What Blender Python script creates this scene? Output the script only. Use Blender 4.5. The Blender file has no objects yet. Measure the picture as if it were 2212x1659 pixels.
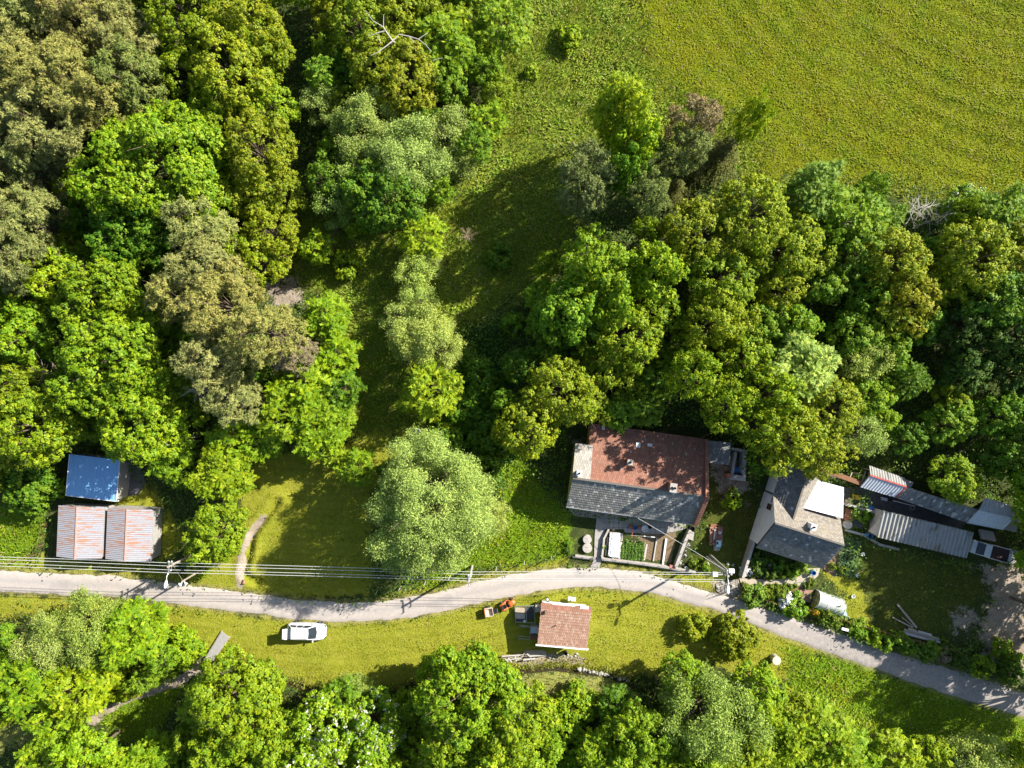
import bpy, bmesh, math, random
import numpy as np
from mathutils import Vector, Matrix
random.seed(7)
SC = bpy.context.scene
COL = SC.collection
# ---------------------------------------------------------------- camera, sky, sun
CAM_H = 78.0
MPP = 0.05                       # metres on the ground for one pixel of a 2212 px wide picture
def D(x, y, z=0.0):
    """ground-plan point seen at (x, y) of the 2212 x 1659 survey picture when it lies z metres up"""
    k = MPP * (CAM_H - z) / CAM_H
    return Vector(((x - 1106) * k, (829.5 - y) * k, z))
cam = bpy.data.cameras.new('camera')
cam.sensor_fit = 'HORIZONTAL'
cam.sensor_width = 36.0
cam.lens = 36.0 * CAM_H / (2212 * MPP)
cam.clip_start, cam.clip_end = 0.5, 3000
camo = bpy.data.objects.new('camera', cam)
camo.location = (0, 0, CAM_H)
COL.objects.link(camo)
SC.camera = camo
SUN_EL = math.radians(35)
SUN_XY = Vector((0.862, 0.507))            # direction towards the sun on the plan
world = bpy.data.worlds.new('World'); SC.world = world; world.use_nodes = True
nt = world.node_tree; nt.nodes.clear()
sky = nt.nodes.new('ShaderNodeTexSky'); sky.sky_type = 'NISHITA'; sky.sun_disc = False
sky.sun_elevation = SUN_EL; sky.sun_rotation = math.atan2(SUN_XY.x, SUN_XY.y)
bg = nt.nodes.new('ShaderNodeBackground'); bg.inputs[1].default_value = 0.085
wo = nt.nodes.new('ShaderNodeOutputWorld')
nt.links.new(sky.outputs[0], bg.inputs[0]); nt.links.new(bg.outputs[0], wo.inputs[0])
sun = bpy.data.lights.new('sun', 'SUN'); sun.energy = 5.0; sun.angle = math.radians(0.5); sun.color = (1.0, 0.945, 0.855)
suno = bpy.data.objects.new('sun', sun)
dv = Vector((-SUN_XY.x * math.cos(SUN_EL), -SUN_XY.y * math.cos(SUN_EL), -math.sin(SUN_EL)))
suno.rotation_euler = dv.to_track_quat('-Z', 'Y').to_euler(); suno.location = (60, 40, 60)
COL.objects.link(suno)
SC.view_settings.view_transform = 'Standard'; SC.view_settings.look = 'None'
SC.view_settings.exposure = 1.05; SC.view_settings.gamma = 1.0
SC.cycles.max_bounces = 6; SC.cycles.diffuse_bounces = 2; SC.cycles.transmission_bounces = 4
SC.cycles.transparent_max_bounces = 6; SC.cycles.caustics_reflective = False; SC.cycles.caustics_refractive = False

# ---------------------------------------------------------------- tile coordinates of the enlarged survey pictures
def tile(ox, oy, k):
    return lambda x, y, z=0.0: D((ox + x / k) * 0.57604, (oy + y / k) * 0.57604, z)
tA = tile(0, 1600, 2.212); tB = tile(900, 1600, 2.212); tC = tile(1800, 1550, 2.212); tE = tile(2700, 1650, 1.9404)
tF = tile(0, 2130, 2.212); tG = tile(900, 2130, 2.212); tH = tile(1800, 2130, 2.212); tI = tile(2700, 2130, 1.9404)
tK = tile(1780, 2200, 2.6458)      # cabin
tG2 = tile(2160, 1930, 2.8864)     # kitchen garden
tP = tile(2560, 1950, 3.1733)      # concrete pole
tX = tile(2600, 1600, 3.6615)      # annex
tS = tile(3130, 1720, 1.7887)      # sheds
tY = tile(2760, 2080, 2.54)        # flower garden

# ---------------------------------------------------------------- materials
class NG:
    def __init__(s, name):
        s.m = bpy.data.materials.new(name); s.m.use_nodes = True
        s.t = s.m.node_tree; s.t.nodes.clear()
        s.out = s.n('ShaderNodeOutputMaterial')
    def n(s, typ, **kw):
        nd = s.t.nodes.new(typ)
        for k, v in kw.items(): setattr(nd, k, v)
        return nd
    def put(s, sock, v):
        if v is None: return
        if hasattr(v, 'is_output') or isinstance(v, bpy.types.NodeSocket): s.t.links.new(v, sock)
        elif isinstance(v, (tuple, list)) and sock.type == 'RGBA' and len(v) == 3: sock.default_value = (*v, 1)
        else: sock.default_value = v
    def math(s, op, a, b=None, c=None, clamp=False):
        nd = s.n('ShaderNodeMath', operation=op, use_clamp=clamp)
        s.put(nd.inputs[0], a)
        if b is not None: s.put(nd.inputs[1], b)
        if c is not None: s.put(nd.inputs[2], c)
        return nd.outputs[0]
    def mix(s, f, a, b, typ='MIX'):
        nd = s.n('ShaderNodeMix', data_type='RGBA', blend_type=typ)
        s.put(nd.inputs[0], f); s.put(nd.inputs[6], a); s.put(nd.inputs[7], b)
        return nd.outputs[2]
    def noise(s, scale, detail=3, rough=0.55, vec=None, dist=0.0):
        nd = s.n('ShaderNodeTexNoise'); s.put(nd.inputs['Scale'], scale); s.put(nd.inputs['Detail'], detail)
        s.put(nd.inputs['Roughness'], rough); s.put(nd.inputs['Distortion'], dist)
        if vec is not None: s.put(nd.inputs['Vector'], vec)
        return nd.outputs[0]
    def voro(s, scale, vec=None, feature='F1'):
        nd = s.n('ShaderNodeTexVoronoi', feature=feature); s.put(nd.inputs['Scale'], scale)
        if vec is not None: s.put(nd.inputs['Vector'], vec)
        return nd.outputs
    def white(s, vec):
        nd = s.n('ShaderNodeTexWhiteNoise', noise_dimensions='3D'); s.put(nd.inputs['Vector'], vec)
        return nd.outputs[0]
    def step(s, v, lo, hi, a=0.0, b=1.0):
        nd = s.n('ShaderNodeMapRange'); nd.interpolation_type = 'SMOOTHSTEP'; s.put(nd.inputs[0], v)
        s.put(nd.inputs[1], lo); s.put(nd.inputs[2], hi); s.put(nd.inputs[3], a); s.put(nd.inputs[4], b)
        return nd.outputs[0]
    def ramp(s, f, stops):
        nd = s.n('ShaderNodeValToRGB'); s.put(nd.inputs[0], f); e = nd.color_ramp.elements
        while len(e) < len(stops): e.new(0.5)
        for i, (p, c) in enumerate(stops): e[i].position = p; e[i].color = (*c, 1)
        return nd.outputs[0]
    def obj(s): return s.n('ShaderNodeTexCoord').outputs['Object']
    def gen(s): return s.n('ShaderNodeTexCoord').outputs['Generated']
    def uv(s): return s.n('ShaderNodeTexCoord').outputs['UV']
    def pos(s): return s.n('ShaderNodeNewGeometry').outputs['Position']
    def attr(s, name, out='Fac'):
        nd = s.n('ShaderNodeAttribute'); nd.attribute_name = name; return nd.outputs[out]
    def sep(s, v):
        nd = s.n('ShaderNodeSeparateXYZ'); s.put(nd.inputs[0], v); return nd.outputs
    def comb(s, x, y, z=0.0):
        nd = s.n('ShaderNodeCombineXYZ'); s.put(nd.inputs[0], x); s.put(nd.inputs[1], y); s.put(nd.inputs[2], z); return nd.outputs[0]
    def scale(s, v, k):
        nd = s.n('ShaderNodeMapping'); s.put(nd.inputs[0], v); nd.inputs[3].default_value = k; return nd.outputs[0]
    def bump(s, h, dist=0.02, strength=1.0):
        nd = s.n('ShaderNodeBump'); s.put(nd.inputs['Height'], h); nd.inputs['Distance'].default_value = dist
        nd.inputs['Strength'].default_value = strength; return nd.outputs[0]
    def bsdf(s, col, rough=0.8, normal=None, metal=0.0, spec=0.3):
        b = s.n('ShaderNodeBsdfPrincipled'); s.put(b.inputs['Base Color'], col); s.put(b.inputs['Roughness'], rough)
        s.put(b.inputs['Metallic'], metal); s.put(b.inputs['Specular IOR Level'], spec)
        if normal is not None: s.put(b.inputs['Normal'], normal)
        return b
    def done(s, sh):
        s.t.links.new(sh.outputs[0] if hasattr(sh, 'outputs') else sh, s.out.inputs[0]); return s.m

_cache = {}
def plain(name, col, rough=0.7, var=0.25, scale=3.0, metal=0.0, spec=0.3, bump=0.0):
    """weathered single-colour surface: large blotches, fine grain"""
    if name in _cache: return _cache[name]
    g = NG(name); v = g.obj()
    a = g.noise(scale, 4, 0.6, v); b = g.noise(scale * 9, 2, 0.5, v)
    f = g.math('ADD', g.math('MULTIPLY', a, 0.7), g.math('MULTIPLY', b, 0.3))
    dk = tuple(c * (1 - var) for c in col); lt = tuple(min(1, c * (1 + var)) for c in col)
    c = g.ramp(f, [(0.3, dk), (0.5, col), (0.72, lt)])
    nrm = g.bump(b, bump) if bump else None
    _cache[name] = g.done(g.bsdf(c, rough, nrm, metal, spec)); return _cache[name]

def tiles(name, cols, tw=0.24, th=0.34, spots=None, spot_amt=0.0, lichen=None, bumpd=0.02):
    """roof tiles: one random tone per tile, dark joints as relief, some odd tiles; uv in metres"""
    if name in _cache: return _cache[name]
    g = NG(name); x, y, _ = g.sep(g.uv())
    row = g.math('FLOOR', g.math('DIVIDE', y, th))
    xs = g.math('ADD', g.math('DIVIDE', x, tw), g.math('MULTIPLY', g.math('MODULO', row, 2.0), 0.5))
    cx = g.math('FLOOR', xs); fx = g.math('FRACT', xs); fy = g.math('FRACT', g.math('DIVIDE', y, th))
    rnd = g.white(g.comb(cx, row, 1.0)); rnd2 = g.white(g.comb(cx, row, 7.0))
    n = len(cols)
    c = g.ramp(rnd, [(i / max(1, n - 1), cols[i]) for i in range(n)])
    if spots: c = g.mix(g.math('GREATER_THAN', rnd2, 1 - spot_amt), c, spots)
    big = g.noise(0.55, 5, 0.65, g.obj())
    c = g.mix(g.step(big, 0.4, 0.7, 0.0, 0.6), c, lichen if lichen else cols[0])
    edge = g.math('MINIMUM', g.math('MINIMUM', fx, g.math('SUBTRACT', 1.0, fx)), 0.16)
    prof = g.math('ADD', g.math('MULTIPLY', edge, 5.0), g.math('MULTIPLY', fy, 0.6))
    c = g.mix(g.step(g.math('MINIMUM', fx, g.math('SUBTRACT', 1.0, fx)), 0.02, 0.09, 0.55, 0.0), c, tuple(k * 0.35 for k in cols[0]))
    _cache[name] = g.done(g.bsdf(c, 0.85, g.bump(prof, bumpd), 0, 0.2)); return _cache[name]

def sheet(name, col, rust=None, rust_amt=0.5, rough=0.5, stain=None):
    """sheet roof with rust running along the corrugations (uv x along the corrugation run)"""
    if name in _cache: return _cache[name]
    g = NG(name); v = g.uv()
    a = g.noise(1.0, 4, 0.65, g.scale(v, (0.55, 4.2, 1)), 0.4); b = g.noise(6, 3, 0.6, v); big = g.noise(0.5, 3, 0.5, v)
    c = g.mix(g.step(b, 0.3, 0.75), tuple(k * 0.82 for k in col), col)
    if rust:
        f = g.math('ADD', a, g.math('MULTIPLY', g.math('SUBTRACT', big, 0.5), 0.35))
        c = g.mix(g.step(f, 1 - rust_amt, 1 - rust_amt + 0.12, 0, 0.9), c, rust)
    if stain: c = g.mix(g.step(big, 0.5, 0.7, 0, 0.7), c, stain)
    _cache[name] = g.done(g.bsdf(c, rough, None, 0.0, 0.5)); return _cache[name]

# ---------------------------------------------------------------- mesh helper
class MB:
    def __init__(s): s.v = []; s.f = []; s.u = {}
    def add(s, vs, fs, uvs=None):
        o = len(s.v); s.v += [Vector(p) for p in vs]
        for i, f in enumerate(fs):
            s.f.append(tuple(k + o for k in f))
            if uvs: s.u[len(s.f) - 1] = uvs[i]
        return s
    def quad(s, a, b, c, d, uv=None): return s.add([a, b, c, d], [(0, 1, 2, 3)], [uv] if uv else None)
    def box(s, c, size, rz=0.0, rot=None, taper=1.0):
        x, y, z = [k / 2 for k in size]; m = rot if rot else Matrix.Rotation(rz, 3, 'Z')
        vs = [Vector(c) + m @ Vector((sx * x * (taper if sz > 0 else 1), sy * y * (taper if sz > 0 else 1), sz * z))
              for sz in (-1, 1) for sx, sy in ((-1, -1), (1, -1), (1, 1), (-1, 1))]
        return s.add(vs, [(3, 2, 1, 0), (4, 5, 6, 7), (0, 1, 5, 4), (1, 2, 6, 5), (2, 3, 7, 6), (3, 0, 4, 7)])
    def prism(s, pts, z0, z1):
        """plan polygon extruded from z0 to z1"""
        n = len(pts); p = [Vector((q[0], q[1], 0)) for q in pts]
        if sum(p[i].x * p[(i + 1) % n].y - p[(i + 1) % n].x * p[i].y for i in range(n)) < 0: p.reverse()
        vs = [(q.x, q.y, z0) for q in p] + [(q.x, q.y, z1) for q in p]
        return s.add(vs, [tuple(range(n - 1, -1, -1)), tuple(range(n, 2 * n))] + [(i, (i + 1) % n, (i + 1) % n + n, i + n) for i in range(n)])
    def beam(s, a, b, w, h=None):
        a = Vector(a); b = Vector(b); d = b - a; h = h or w
        x = d.normalized(); up = Vector((0, 0, 1)) if abs(x.z) < 0.95 else Vector((0, 1, 0))
        y = up.cross(x).normalized(); z = x.cross(y)
        return s.box((a + b) / 2, (d.length, w, h), rot=Matrix((x, y, z)).transposed())
    def tube(s, pts, r, n=6, r1=None):
        pts = [Vector(p) for p in pts]; m = len(pts); vs = []; fs = []
        for i, p in enumerate(pts):
            d = (pts[min(m - 1, i + 1)] - pts[max(0, i - 1)]).normalized()
            a = d.orthogonal().normalized() if abs(d.z) < 0.99 else Vector((1, 0, 0))
            if abs(d.z) < 0.99: a = Vector((0, 0, 1)).cross(d).normalized()
            b = d.cross(a); rr = r if r1 is None else r + (r1 - r) * i / max(1, m - 1)
            vs += [p + (a * math.cos(2 * math.pi * k / n) + b * math.sin(2 * math.pi * k / n)) * rr for k in range(n)]
        for i in range(m - 1):
            fs += [(i * n + k, i * n + (k + 1) % n, (i + 1) * n + (k + 1) % n, (i + 1) * n + k) for k in range(n)]
        fs += [tuple(range(n - 1, -1, -1)), tuple(range((m - 1) * n, m * n))]
        return s.add(vs, fs)
    def lathe(s, c, prof, n=20, rot=None):
        """(radius, z) profile turned round the vertical through c"""
        vs = []; fs = []; c = Vector(c); m = rot or Matrix.Identity(3)
        for r, z in prof: vs += [c + m @ Vector((r * math.cos(2 * math.pi * k / n), r * math.sin(2 * math.pi * k / n), z)) for k in range(n)]
        for i in range(len(prof) - 1): fs += [(i * n + k, i * n + (k + 1) % n, (i + 1) * n + (k + 1) % n, (i + 1) * n + k) for k in range(n)]
        fs += [tuple(range(n - 1, -1, -1)), tuple(range((len(prof) - 1) * n, len(prof) * n))]
        return s.add(vs, fs)
    def loft(s, rings, cap=True):
        n = len(rings[0]); vs = [p for r in rings for p in r]; fs = []
        for i in range(len(rings) - 1): fs += [(i * n + k, i * n + (k + 1) % n, (i + 1) * n + (k + 1) % n, (i + 1) * n + k) for k in range(n)]
        if cap: fs += [tuple(range(n - 1, -1, -1)), tuple(range((len(rings) - 1) * n, len(rings) * n))]
        return s.add(vs, fs)
    def build(s, name, mat, parent=None, smooth=False, bevel=0.0):
        o = Vector((0, 0, 0)); p = parent
        while p is not None: o += Vector(p.location); p = p.parent
        me = bpy.data.meshes.new(name); me.from_pydata([tuple(v - o) for v in s.v], [], s.f)
        if s.u:
            ul = me.uv_layers.new(name='uv')
            for i, uv in s.u.items():
                for k, li in enumerate(me.polygons[i].loop_indices): ul.data[li].uv = uv[k]
        if mat: me.materials.append(mat)
        if smooth: me.shade_smooth()
        me.update()
        ob = bpy.data.objects.new(name, me); COL.objects.link(ob); ob.parent = parent
        if bevel:
            b = ob.modifiers.new('edge', 'BEVEL'); b.width = bevel; b.segments = 2; b.limit_method = 'ANGLE'
        return ob

def tag(o, label=None, cat=None, group=None, kind=None):
    if label: o['label'] = label
    if cat: o['category'] = cat
    if group: o['group'] = group
    if kind: o['kind'] = kind
    return o
def thing(name, label, cat, loc=(0, 0, 0), group=None):
    o = bpy.data.objects.new(name, None); COL.objects.link(o); o.location = loc; o.empty_display_size = 0.3
    return tag(o, label, cat, group)
def copy_tree(o, loc, rz=0.0, sc=None, label=None):
    r = o.copy(); COL.objects.link(r); r.location = loc; r.rotation_euler = (0, 0, rz)
    if sc: r.scale = sc if hasattr(sc, '__len__') else (sc, sc, sc)
    if label: r['label'] = label
    for ch in list(o.children):
        c = ch.copy(); COL.objects.link(c); c.parent = r
        for g in list(ch.children):
            d = g.copy(); COL.objects.link(d); d.parent = c
    return r
def np_mesh(name, V, F, mat, attrs=None, smooth=False):
    """V (n,3), F (m,4) or (m,3) int"""
    me = bpy.data.meshes.new(name); V = np.asarray(V, np.float32); F = np.asarray(F, np.int32); k = F.shape[1]
    me.vertices.add(len(V)); me.vertices.foreach_set('co', V.ravel())
    me.loops.add(F.size); me.loops.foreach_set('vertex_index', F.ravel())
    me.polygons.add(len(F)); me.polygons.foreach_set('loop_start', np.arange(0, F.size, k, dtype=np.int32))
    for nm, (dom, arr) in (attrs or {}).items():
        at = me.attributes.new(nm, 'FLOAT', dom); at.data.foreach_set('value', np.asarray(arr, np.float32))
    me.update(calc_edges=True)
    if smooth: me.shade_smooth()
    if mat: me.materials.append(mat)
    return me
# ---------------------------------------------------------------- ground and roads
ROAD_TOP = [(-2600,1190),(-1200,1205),(-300,1222),(0,1231.5),(130,1238),(260,1244.5),(338,1253.6),(417,1264.8),(576,1284.9),(635,1295.3),(740,1301.3),(831,1297.9),
  (909,1286),(987,1266.6),(1094,1241.9),(1193,1226.9),(1297,1223.5),(1401,1237.8),(1479,1262.6),(1555,1283),(1629,1306.6),(1721,1336),
  (1807,1364.5),(1911,1404.6),(2024,1434),(2119,1464),(2212,1495.5),(2500,1590),(3400,1850),(5000,2300)]
ROAD_BOT = [(-2600,1238),(-1200,1252),(-300,1270),(0,1278.9),(130,1284.9),(260,1291.4),(390,1307),(576,1330.4),(609,1338),(727,1344.8),(831,1340.8),(935,1326.5),
  (1013,1309.6),(1094,1291.4),(1219,1270.4),(1297,1268.6),(1401,1280.8),(1479,1303),(1555,1321.9),(1674,1369.4),(1822,1422.8),(1971,1474.8),
  (2089,1514.8),(2212,1549),(2500,1640),(3400,1905),(5000,2360)]
def interp_s(pts, xs, w=45):
    a = np.array(pts, float); fx = np.arange(a[0, 0], a[-1, 0], 6.0); fy = np.interp(fx, a[:, 0], a[:, 1])
    k = np.hanning(int(w / 6) * 2 + 1); k /= k.sum(); pad = len(k) // 2
    fy = np.convolve(np.pad(fy, pad, mode='edge'), k, 'valid')
    return np.interp(xs, fx, fy)
STREAM = [(-300,1345),(0,1352),(180,1335),(322,1355),(400,1400),(470,1437),(560,1462),(650,1492),(740,1520),(830,1508),(900,1480),(985,1452),(1060,1465),
  (1130,1455),(1198,1448),(1255,1456),(1310,1462),(1363,1480),(1430,1510),(1520,1530),(1700,1580),(2300,1700)]
GULLY = [(600,1085),(583,1105),(572,1118),(562,1130),(546,1152),(541,1172),(537,1200),(529,1222),(527,1240),(535,1250),(560,1256)]
def seg_dist(X, Y, pts):
    d = np.full(X.shape, 1e9)
    for (x0, y0), (x1, y1) in zip(pts[:-1], pts[1:]):
        dx, dy = x1 - x0, y1 - y0; t = np.clip(((X - x0) * dx + (Y - y0) * dy) / (dx * dx + dy * dy), 0, 1)
        d = np.minimum(d, np.hypot(X - x0 - t * dx, Y - y0 - t * dy))
    return d
def poly_w(X, Y, pts, soft=14.0):
    ins = np.zeros(X.shape, bool); n = len(pts)
    for i in range(n):
        (x0, y0), (x1, y1) = pts[i], pts[(i + 1) % n]
        if y0 == y1: continue
        ins ^= ((Y < y0) != (Y < y1)) & (X < (x1 - x0) * (Y - y0) / (y1 - y0) + x0)
    d = seg_dist(X, Y, list(pts) + [pts[0]]) * np.where(ins, 1, -1)
    return np.clip(d / (2 * soft) + 0.5, 0, 1)
Z_LAWN = [
 [(-60,1282),(130,1290),(390,1310),(609,1338),(727,1344),(831,1340),(935,1326),(1094,1290),(1219,1270),(1401,1281),(1555,1322),(1674,1370),(1790,1412),
  (1730,1420),(1700,1470),(1640,1475),(1560,1440),(1480,1440),(1340,1470),(1250,1450),(1150,1445),(1060,1455),(950,1460),(860,1490),(760,1500),(650,1478),(560,1445),
  (470,1420),(400,1385),(320,1340),(180,1320),(-60,1340)],
 [(540,1000),(640,965),(700,985),(760,950),(790,930),(880,935),(890,980),(850,1010),(800,1060),(800,1290),(640,1290),(500,1275),(400,1262),(410,1225),(480,1220),(520,1150),(520,1050)],
 [(0,1205),(100,1205),(330,1222),(420,1260),(260,1244),(0,1231)],
 [(240,1020),(335,1060),(370,1120),(400,1180),(345,1215),(345,1100),(240,1090)],
 [(800,1300),(831,1297),(987,1266),(1094,1241),(1225,1226),(1230,1205),(1100,1230),(960,1262)],
 [(1300,1215),(1490,1240),(1545,1255),(1545,1280),(1400,1236),(1297,1222)],
 [(1770,1235),(1850,1240),(1870,1290),(1880,1380),(1800,1330),(1830,1290)],
]
Z_MEADOW = [[(1375,-1500),(6000,-1500),(6000,470),(2212,432),(2050,410),(1900,398),(1760,385),(1640,395),(1645,262),(1500,235),(1425,170),(1385,60)]]
Z_ROUGH = [[(1110,-400),(1390,-400),(1390,60),(1430,170),(1640,250),(1650,400),(1560,330),(1300,300),(1180,320),(1060,330),(1050,250),(1090,180),(1060,100)],
 [(640,430),(980,420),(1060,300),(1250,330),(1250,480),(1180,600),(1130,640),(1000,700),(1010,760),(960,940),(760,940),(760,800),(700,640),(620,600)]]
Z_LUSH = [[(1085,1000),(1130,985),(1160,1040),(1230,1110),(1235,1195),(1150,1215),(1040,1222),(960,1262),(900,1270),(1000,1180),(1090,1080)],
 [(1700,1400),(1830,1425),(1971,1475),(2089,1515),(2300,1570),(2300,1660),(1900,1600),(1720,1560),(1705,1480)],
 [(-80,1085),(95,1100),(92,1160),(40,1215),(-80,1225)],
 [(200,1500),(380,1445),(400,1480),(350,1560),(340,1640),(210,1560)]]
Z_PALE = [[(1130,1470),(1180,1455),(1350,1478),(1370,1500),(1300,1530),(1180,1530)],[(0,1570),(110,1545),(110,1590),(0,1620)]]
Z_DIRT = [[(2110,1225),(2300,1225),(2300,1470),(2215,1470),(2130,1420),(2120,1345),(2150,1280)],[(2055,1330),(2100,1315),(2110,1350),(2065,1365)],
 [(570,615),(640,600),(655,650),(600,665)],[(1240,1005),(1580,985),(1620,1050),(1560,1080),(1530,960),(1240,950)],
 [(1540,1260),(1640,1275),(1640,1300),(1560,1285)],[(1110,1425),(1130,1415),(1260,1420),(1262,1432),(1120,1440)]]
Z_SOIL = [[(1390,1120),(1465,1125),(1450,1215),(1375,1205)],[(1780,1160),(1830,1190),(1810,1250),(1770,1225)],[(1610,1265),(1740,1265),(1760,1300),(1660,1290)]]
Z_IVY = [[(1000,720),(1080,700),(1110,800),(1100,900),(1060,960),(1140,990),(1090,1060),(960,1010),(930,960),(960,880)]]
Z_YARD = [[(1620,1060),(1650,1100),(1640,1180),(1600,1260),(1540,1255),(1490,1240),(1530,1100),(1540,1010)],
 [(1850,1170),(2090,1230),(2130,1260),(2080,1360),(1900,1390),(1880,1330),(1870,1250)]]
ax = np.concatenate([-np.geomspace(1800, 66, 26), np.arange(-62, 62.01, 0.3), np.geomspace(66, 1800, 26)])
ay = np.concatenate([-np.geomspace(1800, 50, 26), np.arange(-46, 46.01, 0.3), np.geomspace(50, 1800, 26)])
GX, GY = np.meshgrid(ax, ay); DX = GX / MPP + 1106; DY = 829.5 - GY / MPP
def zsum(zs, soft): 
    w = np.zeros(DX.shape)
    for p in zs: w = np.maximum(w, poly_w(DX, DY, p, soft))
    return w
rt, rb = interp_s(ROAD_TOP, DX), interp_s(ROAD_BOT, DX)
sd = seg_dist(DX, DY, STREAM) * MPP; gd = seg_dist(DX, DY, GULLY) * MPP
def lump(X, Y, s, seed):
    r = np.random.RandomState(seed); z = np.zeros(X.shape)
    for k in range(7):
        a = r.rand() * 6.28; f = (0.6 + r.rand() * 0.9) / s; z += np.sin((X * math.cos(a) + Y * math.sin(a)) * f * 6.28 + r.rand() * 6.28)
    return z / 4
inner = np.clip((70 - np.abs(GX)) / 6, 0, 1) * np.clip((54 - np.abs(GY)) / 6, 0, 1)
wroad = np.clip(1 - (np.maximum(np.maximum(rt - DY, DY - rb), 0)) / 60, 0, 1)
HGT = (lump(GX, GY, 9, 3) * 0.06 + lump(GX, GY, 3, 4) * 0.03) * inner * (1 - wroad)
near_bld = np.zeros(DX.shape)
for q in [(1150,930,1640,1240),(1600,980,2212,1290),(95,960,345,1215),(1100,1300,1300,1430)]:
    near_bld = np.maximum(near_bld, poly_w(DX, DY, [(q[0],q[1]),(q[2],q[1]),(q[2],q[3]),(q[0],q[3])], 10))
HGT *= 1 - near_bld
HGT -= 0.5 * np.exp(-(sd / 0.5) ** 2) * inner + 0.14 * np.exp(-(sd / 2.2) ** 2) * inner
HGT -= 0.55 * np.exp(-(gd / 0.32) ** 2) * inner
HGT += 0.16 * np.exp(-((gd - 0.75) / 0.4) ** 2) * inner
HGT -= 0.05
onroad = np.clip(1 - np.maximum(np.maximum(rt - DY, DY - rb), 0) / 4, 0, 1)
HGT = HGT * (1 - onroad) - 0.05 * onroad
def ground_z(p):
    i = np.clip(np.searchsorted(ax, p[0]), 0, len(ax) - 1); j = np.clip(np.searchsorted(ay, p[1]), 0, len(ay) - 1)
    return float(HGT[j, i])
stripe = np.where(zsum(Z_MEADOW, 10) > 0.4, np.hypot(GX - 62, GY - 66) + 0.02 * GX, (DY - rb) * MPP)
path_pts = [(478,1365),(462,1400),(442,1430),(420,1447),(385,1474),(320,1494),(260,1515),(215,1545),(200,1560)]
pathw = np.clip(1.35 - seg_dist(DX, DY, path_pts[2:]) / 11.0, 0, 1)
gpath = np.clip(1.4 - seg_dist(DX, DY, [(566,1120),(545,1148),(528,1175),(520,1205),(517,1240),(519,1262)]) / 9.0, 0, 1)
verge = np.exp(-(np.maximum(rt - DY, DY - rb) / 9.0) ** 2)
A = {'w_lawn': zsum(Z_LAWN, 24), 'w_meadow': zsum(Z_MEADOW, 75), 'w_rough': zsum(Z_ROUGH, 40), 'w_lush': zsum(Z_LUSH, 26),
     'w_pale': zsum(Z_PALE, 24), 'w_dirt': np.maximum(zsum(Z_DIRT, 22), np.maximum(pathw, gpath)), 'w_soil': zsum(Z_SOIL, 6), 'w_ivy': zsum(Z_IVY, 30), 'w_yard': zsum(Z_YARD, 24),
     'w_verge': verge, 'stripe': stripe}
g = NG('ground_cover'); p = g.pos()
n1 = g.noise(0.16, 4, 0.6, p); n2 = g.noise(0.9, 4, 0.65, p); n3 = g.noise(5.5, 3, 0.65, p); n4 = g.noise(14, 2, 0.6, p)
pert = g.math('MULTIPLY', g.math('SUBTRACT', g.math('ADD', g.math('MULTIPLY', n2, 0.6), g.math('MULTIPLY', n3, 0.4)), 0.5), 2.4)
def zw(nm, s=0.14):
    return g.step(g.math('ADD', g.attr(nm), pert), 0.5 - s, 0.5 + s)
grain = g.math('ADD', g.math('MULTIPLY', n3, 0.55), g.math('MULTIPLY', n4, 0.45))
mixn = g.math('ADD', g.math('MULTIPLY', n2, 0.6), g.math('MULTIPLY', n3, 0.4))
sw = g.math('SINE', g.math('ADD', g.math('MULTIPLY', g.attr('stripe'), 7.5), g.math('MULTIPLY', n1, 9.0)))
sw2 = g.math('SINE', g.math('ADD', g.math('MULTIPLY', g.attr('stripe'), 2.6), g.math('MULTIPLY', n1, 14.0)))
c = g.ramp(mixn, [(0.3, (0.03, 0.04, 0.012)), (0.5, (0.055, 0.075, 0.02)), (0.7, (0.11, 0.1, 0.045))])
rough = g.ramp(mixn, [(0.3, (0.05, 0.09, 0.008)), (0.45, (0.11, 0.16, 0.012)), (0.58, (0.19, 0.22, 0.025)), (0.72, (0.28, 0.24, 0.08))])
c = g.mix(zw('w_rough', 0.3), c, rough)
c = g.mix(zw('w_ivy', 0.2), c, g.ramp(grain, [(0.35, (0.012, 0.04, 0.008)), (0.6, (0.03, 0.09, 0.012))]))
c = g.mix(zw('w_yard', 0.25), c, g.ramp(mixn, [(0.3, (0.035, 0.055, 0.008)), (0.55, (0.085, 0.1, 0.016)), (0.72, (0.15, 0.13, 0.045))]))
mead = g.ramp(g.math('ADD', g.math('MULTIPLY', grain, 0.75), g.math('MULTIPLY', n1, 0.25)), [(0.3, (0.06, 0.09, 0.004)), (0.46, (0.15, 0.18, 0.006)), (0.58, (0.21, 0.225, 0.008)), (0.75, (0.29, 0.26, 0.02))])
mead = g.mix(g.math('MULTIPLY', g.step(sw2, 0.2, 1.0), 0.32), mead, (0.05, 0.085, 0.004))
c = g.mix(zw('w_meadow', 0.2), c, mead)
lawn = g.ramp(g.math('ADD', g.math('MULTIPLY', grain, 0.5), g.math('MULTIPLY', n2, 0.5)), [(0.3, (0.15, 0.17, 0.014)), (0.47, (0.25, 0.265, 0.022)), (0.6, (0.31, 0.3, 0.04)), (0.75, (0.4, 0.32, 0.1))])
lawn = g.mix(g.math('MULTIPLY', g.step(sw, 0.1, 1.0), 0.35), lawn, (0.19, 0.2, 0.014))
lawn = g.mix(g.step(n1, 0.52, 0.68, 0, 0.45), lawn, (0.2, 0.23, 0.014))
c = g.mix(zw('w_lawn'), c, lawn)
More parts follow.
